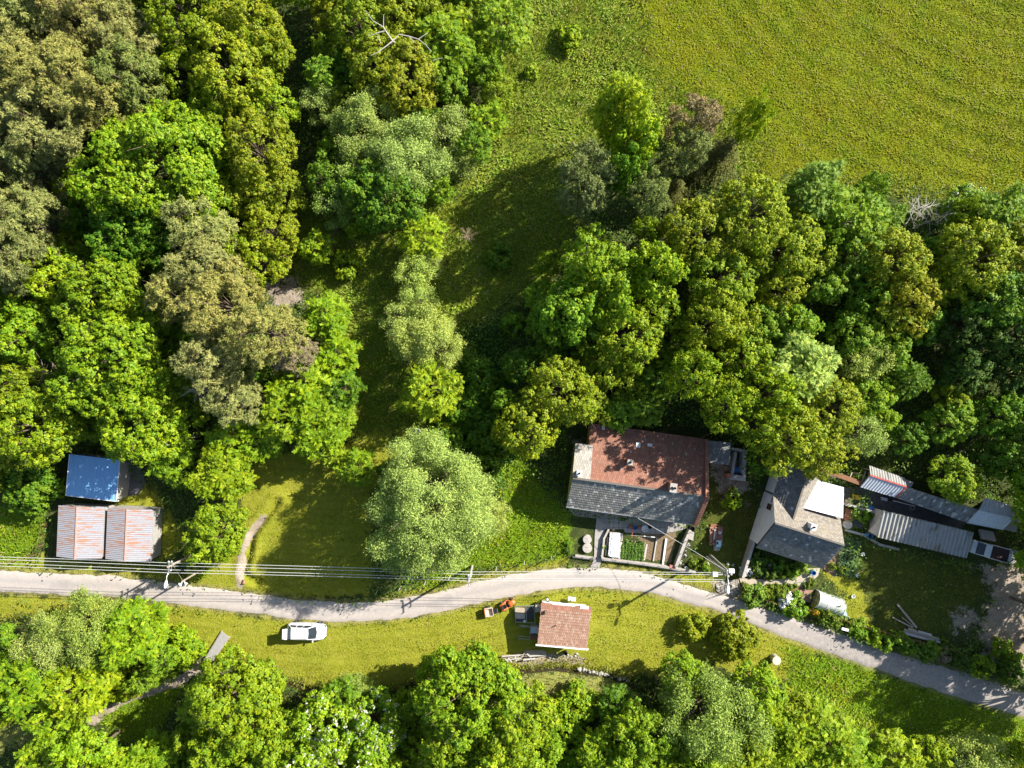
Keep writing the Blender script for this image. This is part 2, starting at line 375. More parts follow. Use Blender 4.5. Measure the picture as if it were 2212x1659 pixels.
c = g.mix(zw('w_lush', 0.2), c, g.ramp(grain, [(0.32, (0.04, 0.09, 0.006)), (0.48, (0.12, 0.21, 0.01)), (0.62, (0.19, 0.26, 0.015)), (0.75, (0.24, 0.27, 0.03))]))
c = g.mix(zw('w_pale', 0.2), c, g.ramp(grain, [(0.32, (0.15, 0.17, 0.03)), (0.5, (0.24, 0.25, 0.06)), (0.7, (0.33, 0.3, 0.12))]))
dirt = g.ramp(mixn, [(0.3, (0.18, 0.145, 0.10)), (0.5, (0.34, 0.28, 0.215)), (0.7, (0.48, 0.41, 0.33))])
c = g.mix(zw('w_dirt', 0.16), c, dirt)
c = g.mix(zw('w_soil', 0.1), c, g.ramp(grain, [(0.35, (0.12, 0.085, 0.05)), (0.65, (0.27, 0.2, 0.12))]))
c = g.mix(g.math('MULTIPLY', g.step(g.math('ADD', g.attr('w_verge'), pert), 0.45, 0.8), 0.4), c, (0.3, 0.25, 0.12))
b = g.bump(g.math('ADD', g.math('MULTIPLY', n3, 0.7), g.math('MULTIPLY', n4, 0.4)), 0.11)
m_ground = g.done(g.bsdf(c, 0.95, b, 0, 0.1))
ny, nx = GX.shape
idx = np.arange(ny * nx).reshape(ny, nx)
F = np.stack([idx[:-1, :-1], idx[:-1, 1:], idx[1:, 1:], idx[1:, :-1]], -1).reshape(-1, 4)
me = np_mesh('ground', np.stack([GX, GY, HGT], -1).reshape(-1, 3), F, m_ground, {k: ('POINT', v.ravel()) for k, v in A.items()}, smooth=True)
ground = bpy.data.objects.new('ground', me); COL.objects.link(ground); tag(ground, kind='structure')

g = NG('worn_asphalt'); p = g.pos(); s_ = g.attr('across')
a1 = g.noise(0.35, 4, 0.6, p); a2 = g.noise(3.0, 4, 0.7, p); a3 = g.noise(22, 2, 0.6, p)
c = g.ramp(g.math('ADD', g.math('MULTIPLY', a2, 0.6), g.math('MULTIPLY', a3, 0.4)), [(0.3, (0.38, 0.335, 0.30)), (0.55, (0.46, 0.41, 0.37)), (0.75, (0.52, 0.47, 0.425))])
trk = g.math('ABSOLUTE', g.math('SUBTRACT', s_, 0.45))
c = g.mix(g.step(g.math('ADD', trk, g.math('MULTIPLY', g.math('SUBTRACT', a1, 0.5), 0.3)), 0.0, 0.2, 0.55, 0.0), c, (0.34, 0.315, 0.30))
ed = g.math('MINIMUM', s_, g.math('SUBTRACT', 1.0, s_))
c = g.mix(g.step(g.math('ADD', ed, g.math('MULTIPLY', g.math('SUBTRACT', a2, 0.5), 0.16)), 0.0, 0.07, 0.75, 0.0), c, (0.36, 0.31, 0.2))
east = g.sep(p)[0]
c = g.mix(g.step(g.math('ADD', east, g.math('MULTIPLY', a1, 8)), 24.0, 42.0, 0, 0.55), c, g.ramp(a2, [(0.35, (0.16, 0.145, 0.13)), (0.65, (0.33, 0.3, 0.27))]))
cn = g.noise(0.5, 6, 0.62, p, 1.2); cr = g.math('ABSOLUTE', g.math('SUBTRACT', cn, 0.47)); pa = g.noise(0.22, 2, 0.4, g.comb(g.sep(p)[0], g.math('MULTIPLY', g.sep(p)[1], 2.0)), 0.2)
c = g.mix(g.step(pa, 0.6, 0.63, 0, 0.35), c, (0.29, 0.27, 0.26))
c = g.mix(g.step(cr, 0.0, 0.006, 0.45, 0.0), c, (0.16, 0.15, 0.14))
m_road = g.done(g.bsdf(c, 0.9, g.bump(a3, 0.006), 0, 0.25))
xs = np.concatenate([np.arange(-2500, -100, 60.0), np.arange(-100, 2320, 4.0), np.arange(2320, 4900, 60.0)])
yt, yb = interp_s(ROAD_TOP, xs), interp_s(ROAD_BOT, xs)
rr = np.random.RandomState(5)
wob = lambda: np.convolve(rr.randn(len(xs) + 4), np.ones(5) / 5, 'valid') * 2.6
yt = yt + wob(); yb = yb + wob(); NA = 9; V = []; AC = []
for i in range(len(xs)):
    for k in range(NA):
        t = k / (NA - 1); q = D(xs[i], yt[i] * (1 - t) + yb[i] * t); V.append((q.x, q.y, 0.015 + 0.04 * (1 - (2 * t - 1) ** 2) - (0.09 if k in (0, NA - 1) else 0))); AC.append(t)
idx = np.arange(len(xs) * NA).reshape(-1, NA)
F = np.stack([idx[:-1, :-1], idx[:-1, 1:], idx[1:, 1:], idx[1:, :-1]], -1).reshape(-1, 4)
me = np_mesh('road', V, F, m_road, {'across': ('POINT', AC)}, smooth=True)
road = bpy.data.objects.new('road', me); COL.objects.link(road); tag(road, kind='structure')
# stream water in the bottom of the bed
wm = NG('stream_water'); m_water = wm.done(wm.bsdf((0.05, 0.04, 0.02), 0.08, wm.bump(wm.noise(3, 3, 0.5, wm.pos()), 0.02), 0, 0.5))
sp = np.array(STREAM, float); V = []
for i in range(len(sp)):
    d = sp[min(i + 1, len(sp) - 1)] - sp[max(i - 1, 0)]; d /= np.hypot(*d); nrm = np.array([-d[1], d[0]])
    for sgn in (-1, 1): q = D(*(sp[i] + nrm * sgn * 5)); V.append((q.x, q.y, -0.5))
F = [(2 * i, 2 * i + 1, 2 * i + 3, 2 * i + 2) for i in range(len(sp) - 1)]
ob = bpy.data.objects.new('stream', np_mesh('stream', V, F, m_water)); COL.objects.link(ob); tag(ob, kind='structure')
# ---------------------------------------------------------------- trees
def leaf_material(name, trans=0.3, rough=0.55, yel=0.5, spec=0.3, flower=None, fl_amt=0.0):
    g = NG(name)
    base = g.n('ShaderNodeObjectInfo').outputs['Color']; rnd = g.n('ShaderNodeNewGeometry').outputs['Random Per Island']; tone = g.attr('tone')
    hs = g.n('ShaderNodeHueSaturation'); g.put(hs.inputs['Color'], base)
    g.put(hs.inputs['Hue'], g.math('ADD', 0.5, g.math('MULTIPLY', g.math('SUBTRACT', tone, 0.5), -0.09 * yel)))
    g.put(hs.inputs['Value'], g.math('ADD', 0.56, g.math('ADD', g.math('MULTIPLY', rnd, 0.38), g.math('MULTIPLY', tone, 0.5))))
    c = hs.outputs[0]
    if flower: c = g.mix(g.math('GREATER_THAN', g.attr('bloom'), 1 - fl_amt), c, flower)
    b = g.bsdf(c, rough, None, 0, spec); t = g.n('ShaderNodeBsdfTranslucent'); g.put(t.inputs[0], c)
    mx = g.n('ShaderNodeMixShader'); mx.inputs[0].default_value = trans
    g.t.links.new(b.outputs[0], mx.inputs[1]); g.t.links.new(t.outputs[0], mx.inputs[2]); return g.done(mx)
m_leaf = leaf_material('tree_leaves'); m_needle = leaf_material('pine_needles', 0.12, 0.7, 0.4, 0.15)
m_willow = leaf_material('willow_leaves', 0.22, 0.6, 0.3, 0.3); m_bloom = leaf_material('flowering_leaves', 0.25, 0.55, 0.5, 0.3, (0.75, 0.74, 0.62), 0.17)
m_white = leaf_material('white_blossom', 0.2, 0.6, 0.3, 0.3, (0.8, 0.8, 0.76), 0.6)
m_bark = plain('bark', (0.16, 0.12, 0.085), 0.9, 0.4, 4.0); m_palebark = plain('pale_dead_wood', (0.46, 0.42, 0.37), 0.85, 0.3, 4.0)
m_drybark = plain('dry_twigs', (0.3, 0.22, 0.16), 0.9, 0.3, 4.0)

def unit(v): return v / np.maximum(np.linalg.norm(v, axis=-1, keepdims=True), 1e-9)
def leaf_quads(C, N, T, la, lb, fold=0.25):
    """diamond leaves: centres C, normals N, long axis T"""
    T = unit(T - N * np.sum(T * N, -1, keepdims=True)); S = np.cross(N, T)
    la = la[:, None]; lb = lb[:, None]
    V = np.stack([C - T * la, C + S * lb - N * lb * fold, C + T * la, C - S * lb - N * lb * fold], 1)
    return V.reshape(-1, 3)
def crown(kind, R, H, seed):
    """leaf mesh of one crown: lobes > leaf clumps > leaves. Crown spans R sideways, base to H upwards"""
    r = np.random.RandomState(seed)
    K = dict(maple=dict(lr=(.15, .30), lob=2.3, cs=.33, nl=13, la=.13, lb=.088, cl=.82, up=.55, base=.22),
             oak=dict(lr=(.13, .27), lob=2.6, cs=.29, nl=12, la=.115, lb=.07, cl=.76, up=.5, base=.22),
             ash=dict(lr=(.18, .34), lob=1.8, cs=.31, nl=14, la=.13, lb=.052, cl=.95, up=.45, base=.2),
             pine=dict(lr=(.12, .26), lob=2.5, cs=.26, nl=20, la=.135, lb=.034, cl=.85, up=.3, base=.4),
             willow=dict(lr=(.13, .28), lob=2.2, cs=.36, nl=20, la=.125, lb=.042, cl=.85, up=.25, base=.12),
             bush=dict(lr=(.30, .5), lob=.8, cs=.25, nl=13, la=.11, lb=.075, cl=1.0, up=.5, base=.02))[kind]
    ez = (H - K['base'] * H) * 0.5; cz = H - ez
    nlob = int(20 * K['lob'] * (R / 3.5) ** 0.9) + 6
    i = np.arange(nlob) + 0.5; ph = i * 2.399963 + r.rand() * 6.28
    u = 1 - 1.62 * (i / nlob) ** 0.95
    dirs = np.stack([np.sqrt(1 - np.clip(u, -1, 1) ** 2) * np.cos(ph), np.sqrt(1 - np.clip(u, -1, 1) ** 2) * np.sin(ph), u], -1)
    dirs = unit(dirs + r.randn(nlob, 3) * 0.16)
    lr = R * r.uniform(K['lr'][0], K['lr'][1], nlob)
    rad = r.uniform(0.56, 0.90, nlob)
    # wide, lopsided plan outline
    az = np.arctan2(dirs[:, 1], dirs[:, 0]); a0 = r.rand(3) * 6.28
    rad *= 1 + 0.13 * np.sin(az * 2 + a0[0]) + 0.09 * np.sin(az * 3 + a0[1])
    LC = dirs * rad[:, None] * np.array([R, R, ez]) + np.array([0, 0, cz])
    LC[:, 2] += r.randn(nlob) * 0.05 * H
    Vs, tone, bloom = [], [], []
    for L in range(nlob):
        ncl = int(K['cl'] * 2.6 * math.pi * lr[L] ** 2 / K['cs'] ** 2 * 0.62)
        d = unit(r.randn(ncl, 3) + dirs[L] * 0.65 + np.array([0, 0, .35]))
        cc = LC[L] + d * lr[L] * r.uniform(.45, 1.2, ncl)[:, None] * np.array([1, 1, .85])
        # drop clumps buried in other lobes
        dd = np.linalg.norm(cc[:, None] - LC[None], axis=-1) / lr[None]; dd[:, L] = 9
        keep = (dd.min(1) > 0.55) & (cc[:, 2] > K['base'] * H * 0.8)
        cc, d = cc[keep], d[keep]; n = len(cc)
        if not n: continue
        m = K['nl']; tn = r.rand(n); out = d
        if kind == 'ash':            # feathery sprays: leaflets in two rows along a drooping stalk
            ax_ = unit(out * 0.8 + r.randn(n, 3) * 0.55 + np.array([0, 0, -.12])); L0 = r.uniform(.55, 1.0, n)
            t = np.tile(np.linspace(-.35, .65, m), (n, 1)) ; side = np.where(np.arange(m) % 2 == 0, 1, -1)[None, :]
            nn = unit(np.cross(np.cross(ax_, np.array([0, 0, 1.0])), ax_) * 0.9 + out * .5 + r.randn(n, 3) * .2)
            sd_ = np.cross(nn, ax_)
            C = cc[:, None] + ax_[:, None] * (t * L0[:, None])[..., None] + sd_[:, None] * (side * .07)[..., None] - np.array([0, 0, 1]) * (np.clip(t, 0, 1) ** 2 * .3)[..., None]
            N = nn[:, None] + r.randn(n, m, 3) * .22; T = sd_[:, None] * side[..., None] + ax_[:, None] * .7 + r.randn(n, m, 3) * .1
        elif kind == 'pine':         # round tufts of needles
            od = unit(r.randn(n, m, 3) + out[:, None] * .9 + np.array([0, 0, .4]))
            C = cc[:, None] + od * (r.uniform(.3, 1, (n, m)) * K['cs'])[..., None]; T = od + r.randn(n, m, 3) * .25; N = r.randn(n, m, 3) + out[:, None] * .8 + np.array([0, 0, .6])
        elif kind == 'willow':
            C = cc[:, None] + r.randn(n, m, 3) * K['cs'] * .62; T = out[:, None] * .6 + r.randn(n, m, 3) * .7; N = out[:, None] * .7 + r.randn(n, m, 3) * .65 + np.array([0, 0, K['up']])
        else:
            od = unit(r.randn(n, m, 3) + out[:, None] * .8 + np.array([0, 0, .35])); C = cc[:, None] + od * (r.uniform(.25, 1.0, (n, m)) * K['cs'])[..., None]
            N = od * .75 + out[:, None] * .45 + r.randn(n, m, 3) * .36 + np.array([0, 0, K['up'] * .6]); T = r.randn(n, m, 3) + od * .4
        q = n * m; C = C.reshape(q, 3); N = unit(N.reshape(q, 3)); T = T.reshape(q, 3)
        s = r.uniform(.75, 1.25, q)
        Vs.append(leaf_quads(C, N, T, K['la'] * s, K['lb'] * s)); tone.append(np.repeat(tn, m)); bloom.append(np.repeat(r.rand(n), m) * .6 + r.rand(q) * .4)
    V = np.concatenate(Vs); F = np.arange(len(V)).reshape(-1, 4)
    mat = dict(pine=m_needle, willow=m_willow).get(kind, m_leaf)
    return np_mesh(kind + '_crown', V, F, mat, {'tone': ('FACE', np.concatenate(tone)), 'bloom': ('FACE', np.concatenate(bloom))}), LC, lr
def trunk(R, H, LC, seed, r0=None):
    rd = random.Random(seed); b = MB(); r0 = r0 or 0.045 * R + 0.04; top = Vector((rd.uniform(-.1, .1) * R, rd.uniform(-.1, .1) * R, H * .72))
    mid = [Vector((0, 0, -.1)), Vector((0, 0, H * .1)), Vector((top.x * .3, top.y * .3, H * .3)), Vector((top.x * .7, top.y * .7, H * .52)), top]
    b.tube(mid, r0, 7, r0 * .25)
    for k in range(0, len(LC), 2):
        e = Vector(LC[k]); t = min(.95, max(.3, (e.z / H) - .25)); s = Vector((top.x * t, top.y * t, H * .72 * t)); m_ = s.lerp(e, .5) + Vector((0, 0, .12 * R))
        b.tube([s, m_, e], r0 * .42, 5, r0 * .1)
        for _ in range(2): b.tube([m_.lerp(e, .5), e + Vector((rd.uniform(-1, 1), rd.uniform(-1, 1), rd.uniform(-.2, .8))) * .3 * R], r0 * .14, 4, .012)
    o = b.build('trunk', m_bark); me = o.data; bpy.data.objects.remove(o); return me
PROTO = {}
for kind, specs in dict(maple=[(6.6, 14.5), (4.8, 13), (4.2, 12), (3.2, 9.3)], oak=[(4.4, 12), (3.8, 11), (3.0, 9.0)], ash=[(3.6, 10), (2.9, 8.6), (2.2, 6.5)],
                        pine=[(3.8, 14.5), (3.1, 13.5), (2.6, 12.5)], willow=[(7.0, 14), (4.2, 9.5), (2.6, 7)], bush=[(2.2, 3.0), (1.5, 2.0), (0.9, 1.2)]).items():
    for n_, (R, H) in enumerate(specs):
        me, LC, lr = crown(kind, R, H, 11 + n_ * 7 + len(kind)); PROTO.setdefault(kind, []).append((R, H, me, trunk(R, H, LC, n_ + 3)))
NAMES = dict(maple='broadleaf_tree', oak='broadleaf_tree', ash='ash_tree', pine='pine_tree', willow='willow_tree', bush='shrub')
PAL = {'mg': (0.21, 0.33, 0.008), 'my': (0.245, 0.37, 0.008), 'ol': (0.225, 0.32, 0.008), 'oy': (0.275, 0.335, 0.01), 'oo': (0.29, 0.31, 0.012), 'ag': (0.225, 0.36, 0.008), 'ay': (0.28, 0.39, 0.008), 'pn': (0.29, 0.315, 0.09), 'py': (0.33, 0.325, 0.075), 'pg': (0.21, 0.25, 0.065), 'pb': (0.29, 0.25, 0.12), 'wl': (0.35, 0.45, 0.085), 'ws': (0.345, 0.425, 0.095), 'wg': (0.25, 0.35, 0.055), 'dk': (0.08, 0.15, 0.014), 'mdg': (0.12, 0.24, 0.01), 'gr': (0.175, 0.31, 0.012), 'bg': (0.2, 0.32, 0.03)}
WORDS = {'mg': 'bright green', 'my': 'lime yellow', 'ol': 'olive green', 'oy': 'olive yellow', 'oo': 'orange-tinged olive', 'ag': 'fresh green', 'ay': 'yellow-green', 'pn': 'greyish olive', 'py': 'tan-tipped olive',
         'pg': 'grey-green', 'pb': 'browning', 'wl': 'pale yellow-green', 'ws': 'silvery green', 'wg': 'grey-green', 'dk': 'dark green', 'mdg': 'deep green', 'gr': 'green', 'bg': 'bluish green'}
KINDW = dict(maple='broad-leaved tree', oak='small-leaved tree', ash='feathery-leaved tree', pine='pine', willow='willow', bush='bush')
TREES = []
def add_tree(x, y, rd_, kind, pal, h=None, label=None, mat=None, name=None, cat=None):
    R = rd_ * MPP; zc = min(8.0, R * 1.6) if kind != 'bush' else R; R *= (CAM_H - zc) / CAM_H
    k = min(range(len(PROTO[kind])), key=lambda i: abs(math.log(R / PROTO[kind][i][0])))
    if len(TREES) % 3 == 1 and kind != 'willow' and 0 < k: k2 = k - 1; k = k2 if R / PROTO[kind][k2][0] > .7 else k
    PR, PH, me, tr = PROTO[kind][k]; s = R / PR
    hs = (h / PH) if h else s * random.uniform(.9, 1.08)
    zc = PH * hs * .6; w = D(x, y, zc)
    base = Vector((w.x, w.y, 0)); base.z = ground_z(base)
    t = thing(name or NAMES[kind], label or '', cat or ('shrub' if kind == 'bush' else 'tree'), base)
    o = bpy.data.objects.new('crown', me); COL.objects.link(o); o.parent = t
    if mat:
        o.material_slots[0].link = 'OBJECT'; o.material_slots[0].material = mat
    j = [random.uniform(.94, 1.06) for _ in range(3)]; c = PAL[pal]; jb = random.uniform(.9, 1.1)
    o.color = (c[0] * jb * j[0], c[1] * jb * (1 + (j[1] - 1) * .4), c[2] * j[2], 1)
    b = bpy.data.objects.new('trunk' if kind != 'bush' else 'stem', tr); COL.objects.link(b); b.parent = t
    t.rotation_euler = (0, 0, random.uniform(0, 6.28)); t.scale = (s, s, hs)
    TREES.append((t, x, y, rd_, kind, pal, label, mat)); return t
T_LIST = """
pine pn 60 40 78|pine py 185 45 80|pine pn 262 70 62|pine pg 300 185 66|pine py 55 175 90|pine py 160 195 88|pine py 245 240 60|pine pn 128 285 80|pine pn 35 345 66|pine pn 22 415 58|pine pn 65 480 66|pine pg 28 560 72|pine pn 305 120 55|pine pn 120 110 62|pine pn 95 395 48
oak ol 415 45 88|oak oy 540 50 82|oak ol 395 150 72|oak oy 500 160 90|oak ol 585 232 56|oak oy 562 325 82|oak oy 600 415 58|oak oy 592 505 62|maple mg 350 365 140|maple mg 452 420 66|oak ol 480 300 62|oak ol 470 235 60|oak oy 540 420 60|maple mdg 300 490 90|oak ol 570 110 60
pine pn 445 500 66|pine pn 462 590 70|oak oy 560 565 58|maple my 125 598 66|maple mg 235 640 88|pine py 385 650 52|maple ag 55 715 74|maple mg 40 640 50|pine py 492 665 78|pine py 585 725 70|pine pb 640 765 48|pine pn 478 785 66|maple my 255 785 112|maple my 305 900 100|oak ol 60 850 66|oak ol 88 920 84|pine pn 520 868 54|maple my 305 690 60|oak ol 25 960 60
ash ag 705 690 50|ash ag 722 775 50|ash ag 655 835 62|ash ag 705 905 56|ash ay 622 895 56|ash ag 500 945 46|ash ay 480 1018 62|ash ag 690 600 0|bush gr 395 1012 40|bush mdg 58 1040 58|maple my 467 1150 66|bush ay 428 1212 30|ash ag 365 975 50|ash ag 560 950 44|bush gr 108 1060 22|ash ag 690 940 50
willow wl 690 222 44|oak oy 715 25 46|oak ol 775 55 66|oak oy 860 25 60|oak oy 815 140 66|ash ag 955 100 64|ash ay 1015 45 50|ash ag 1085 55 58|oak oo 882 175 76|willow wl 795 275 74|willow wl 868 345 92|willow wl 965 285 52|ash ag 1052 262 38|willow wl 985 350 40|maple mdg 830 420 82|willow wg 722 440 50|ash ag 1005 110 46|oak oy 940 30 50|oak oy 870 110 50|willow wl 780 360 60
bush ay 757 478 30|ash ay 915 512 46|ash ag 682 535 34|bush ay 752 572 30|willow wl 893 592 46|willow wl 932 565 30|willow wl 868 690 46|willow wl 925 740 76|ash ay 935 842 56|ash ay 895 860 34|bush ay 965 905 28|willow wl 905 650 40|bush mdg 1078 550 28|bush gr 1000 865 26|bush ay 1230 72 22|bush ay 1000 240 26|bush ay 1148 155 14|bush ay 1228 88 20|bush gr 800 470 26
ash ay 1340 240 58|maple my 1368 310 54|pine pg 1262 400 64|maple mdg 1355 372 44|pine pb 1490 275 52|pine pg 1470 340 50|ash ay 1622 262 30|pine pg 1395 425 46
maple mg 1290 590 82|maple ag 1402 588 62|maple gr 1225 672 66|maple mg 1310 655 54|maple gr 1178 695 44|oak ol 1350 725 76|oak ol 1420 675 60|ash ag 1437 770 32|oak oy 1215 845 76|oak oy 1135 920 70|oak ol 1270 870 50|ash gr 1392 880 40|ash gr 1335 890 40|oak ol 1300 790 56|ash ag 1170 640 34|bush gr 1105 700 22|maple mdg 1260 730 50
oak oy 1520 505 88|oak oy 1620 470 84|oak oy 1702 540 80|oak ol 1555 605 76|oak oy 1685 620 56|oak oy 1545 690 74|oak ol 1610 770 64|maple gr 1705 705 54|ash bg 1760 425 66|ash ag 1838 465 70|maple gr 1845 555 56|oak oy 1930 562 70|oak oo 1962 650 64|maple gr 1868 640 48|maple gr 1848 715 54|ash wl 1725 795 76|oak ol 1660 855 60|oak oy 1785 885 72|willow wl 1872 775 56|maple gr 1912 755 50|maple ag 1880 850 50|oak oy 1702 945 72|oak oy 1765 975 60|willow wl 1862 935 48|oak ol 1500 810 56|oak ol 1565 875 52|oak ol 1480 745 46|oak ol 1630 925 50|maple ag 1905 905 30|oak ol 1470 560 50|maple gr 1780 610 50|maple gr 1650 700 48|ash gr 1905 480 44
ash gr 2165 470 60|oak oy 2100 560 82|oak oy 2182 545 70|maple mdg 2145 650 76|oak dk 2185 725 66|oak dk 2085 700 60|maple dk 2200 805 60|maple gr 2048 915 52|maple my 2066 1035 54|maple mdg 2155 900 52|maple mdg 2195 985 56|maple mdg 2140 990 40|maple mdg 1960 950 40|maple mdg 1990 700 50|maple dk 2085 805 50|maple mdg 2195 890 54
ash ag 770 1012 38|ash ay 722 985 26|willow ws 932 1090 140|bush gr 845 1030 36|bush gr 960 945 40|bush mdg 1045 930 44|bush mdg 1030 820 46|bush mdg 1000 780 36|bush gr 1060 1010 36|bush mdg 1010 890 40|willow wl 1062 1110 40
willow wg 195 1375 92|willow ws 120 1400 74|ash ag 285 1372 70|ash ay 178 1482 62|ash ag 60 1475 66|bush ag 390 1400 40|ash ag 45 1585 0|ash ag 120 1560 46|maple my 188 1640 72|ash ag 335 1650 56|bush ag 395 1400 30|ash ag 100 1640 50|bush ay 265 1470 40
maple my 510 1510 96|maple my 590 1600 80|maple my 575 1470 44|ash ag 452 1530 56|maple ag 690 1590 84|maple ag 800 1580 78|ash gr 742 1520 52|maple my 485 1620 70|willow wg 770 1490 40
maple my 1010 1490 104|maple my 1100 1560 92|maple my 985 1590 84|maple my 1150 1620 70|maple my 920 1620 50|maple my 945 1450 44
maple my 1480 1455 48|willow wg 1540 1540 112|maple mg 1375 1590 74|ash mdg 1335 1525 40|maple my 1642 1490 56|ash ay 1690 1590 66|ash ay 1785 1600 66|ash ag 1855 1635 50|ash ay 1605 1620 66|ash ay 1935 1635 50|maple ay 2010 1625 40|willow wl 2120 1640 58|maple ay 2195 1640 40|bush ag 1245 1530 44|bush ag 1215 1600 50|ash ag 1300 1640 60|maple ay 1720 1530 40|maple ay 1630 1560 50
bush oy 1500 1350 28|bush oy 1595 1375 44
maple ag 2290 1090 90|maple ag 2330 1215 100|maple ag 2300 1340 76|oak ol 2400 1130 100|maple ag 2270 1010 60|oak ol 2420 1290 100|maple ag 2330 1440 80|maple ag 2390 1530 90|oak ol 2280 900 70|ash ag 2300 600 70|oak oy 2310 720 80|pine pn -60 200 80|pine pn -60 400 80|maple mg -50 650 80|maple my -60 900 80|ash ag -60 1480 70|oak ol 420 -70 90|oak ol 620 -60 70|oak oy 800 -60 80|ash ag 1010 -60 70|pine pn 150 -60 90|maple my 560 1720 90|maple my 780 1710 90|maple my 1050 1720 100|ash ag 1500 1720 90|ash ay 1800 1720 80|ash ag 250 1730 90
"""
for ln in T_LIST.strip().splitlines():
    for e in ln.split('|'):
        k_, p_, x_, y_, r_ = e.split(); x_, y_, r_ = float(x_), float(y_), float(r_)
        if r_ <= 0: continue
        h_ = None; mt = None; nm = None
        if k_ == 'bush' and r_ > 20: r_ *= 1.0
        if (x_, y_) == (932, 1090): h_ = 14
        if (x_, y_) in ((690, 1590), (800, 1580)): mt = m_bloom; nm = 'flowering_tree'
        if 1230 < x_ < 1630 and 230 < y_ < 430: h_ = 14.0
        if (x_, y_) in ((1565, 875), (1630, 925), (1500, 810), (1702, 945), (1660, 855)): h_ = 13.0
        if (x_, y_) in ((1290, 590), (1402, 588), (1225, 672), (1310, 655)): h_ = 13.0
        if x_ > 2212 and 950 < y_ < 1600: h_ = 12.5
        add_tree(x_, y_, r_, k_, p_, h_, mat=mt, name=nm)

Z_WOOD = [[(-40,-40),(650,-40),(640,560),(560,620),(770,700),(760,930),(600,960),(520,1000),(330,960),(100,960),(-40,1080)], [(700,-40),(1090,-40),(1110,120),(1040,330),(960,420),(700,440),(650,200)],
  [(1180,560),(1320,540),(1500,440),(1660,420),(1900,400),(2260,450),(2260,1060),(2100,1080),(1960,990),(1890,930),(1850,990),(1650,1010),(1560,900),(1250,900),(1060,960),(1100,760)],
  [(-40,1360),(200,1345),(360,1400),(370,1450),(200,1530),(-40,1560)], [(420,1500),(640,1530),(980,1480),(1060,1470),(1150,1560),(1250,1660),(400,1680)], [(1310,1560),(1480,1560),(1700,1600),(2212,1640),(2212,1680),(1300,1680)]]
_rf = random.Random(77); _cand = []
for z_ in Z_WOOD:
    xs_, ys_ = [p[0] for p in z_], [p[1] for p in z_]
    for _ in range(900):
        x_, y_ = _rf.uniform(min(xs_), max(xs_)), _rf.uniform(min(ys_), max(ys_))
        if poly_w(np.array([[x_]]), np.array([[y_]]), z_, 10)[0, 0] < .6: continue
        if (2000 < x_ < 2110 and 730 < y_ < 830) or (600 < x_ < 690 and y_ < 470) or math.hypot(x_ - 605, y_ - 632) < 60 or math.hypot(x_ - 1985, y_ - 450) < 85 or math.hypot(x_ - 1550, y_ - 340) < 90 or (x_ > 1880 and y_ > 960): continue
        if all(math.hypot(x_ - a[1], y_ - a[2]) > a[3] * .8 + 16 for a in TREES) and all(math.hypot(x_ - a, y_ - b) > 52 for a, b in _cand):
            _cand.append((x_, y_))
for x_, y_ in _cand:
    k_ = _rf.choice(['ash', 'oak', 'maple', 'oak']); add_tree(round(x_), round(y_), _rf.uniform(26, 42), k_, _rf.choice(['mdg', 'gr', 'ol', 'ag', 'gr']), _rf.uniform(5.0, 8.0))
# ---------------------------------------------------------------- buildings
m_redtile = tiles('red_clay_tiles', [(0.25, 0.115, 0.08), (0.30, 0.14, 0.095), (0.35, 0.175, 0.125)], 0.22, 0.32, (0.42, 0.33, 0.28), 0.015, (0.21, 0.125, 0.09))
m_greytile = tiles('grey_concrete_tiles', [(0.17, 0.17, 0.16), (0.25, 0.245, 0.23), (0.33, 0.325, 0.30)], 0.26, 0.34, (0.6, 0.58, 0.52), 0.1, (0.26, 0.25, 0.21))
m_palegrey = tiles('lichened_pale_tiles', [(0.30, 0.28, 0.25), (0.38, 0.36, 0.32), (0.46, 0.43, 0.38)], 0.26, 0.34, (0.2, 0.19, 0.17), 0.08, (0.36, 0.33, 0.27))
m_tantile = tiles('weathered_tan_tiles', [(0.20, 0.18, 0.155), (0.26, 0.235, 0.2), (0.33, 0.3, 0.26)], 0.2, 0.24, (0.2, 0.18, 0.15), 0.08, (0.30, 0.25, 0.18))
m_darktile = tiles('dark_slate_and_shade_tiles', [(0.12, 0.125, 0.128), (0.17, 0.175, 0.178), (0.23, 0.23, 0.225)], 0.3, 0.28, (0.46, 0.48, 0.5), 0.035, (0.2, 0.2, 0.185))
m_cabintile = tiles('orange_brown_tiles', [(0.32, 0.18, 0.125), (0.38, 0.225, 0.16), (0.45, 0.29, 0.215)], 0.2, 0.3, (0.46, 0.34, 0.26), 0.05, (0.36, 0.23, 0.16))
m_corr = sheet('mossy_corrugated_cement', (0.36, 0.36, 0.34), (0.10, 0.10, 0.095), 0.46, 0.85, (0.24, 0.2, 0.12))
m_rust = sheet('rusting_galvanised_sheet', (0.37, 0.37, 0.40), (0.40, 0.19, 0.11), 0.52, 0.5)
m_whitesheet = sheet('white_sheet_metal', (0.72, 0.74, 0.76), (0.55, 0.52, 0.5), 0.34, 0.45)
m_paleblue = sheet('faded_blue_white_sheet', (0.56, 0.60, 0.66), (0.36, 0.22, 0.2), 0.36, 0.5)
m_blue = sheet('blue_painted_sheet', (0.24, 0.5, 0.84), (0.3, 0.54, 0.84), 0.42, 0.45)
m_yellowwall = plain('yellow_render', (0.62, 0.49, 0.16), 0.9, 0.15, 1.5); m_whitewall = plain('white_render', (0.84, 0.84, 0.86), 0.9, 0.1, 1.2)
m_greywall = plain('grey_render', (0.36, 0.34, 0.31), 0.9, 0.2, 1.5); m_brick = plain('old_brick', (0.38, 0.17, 0.11), 0.9, 0.35, 4)
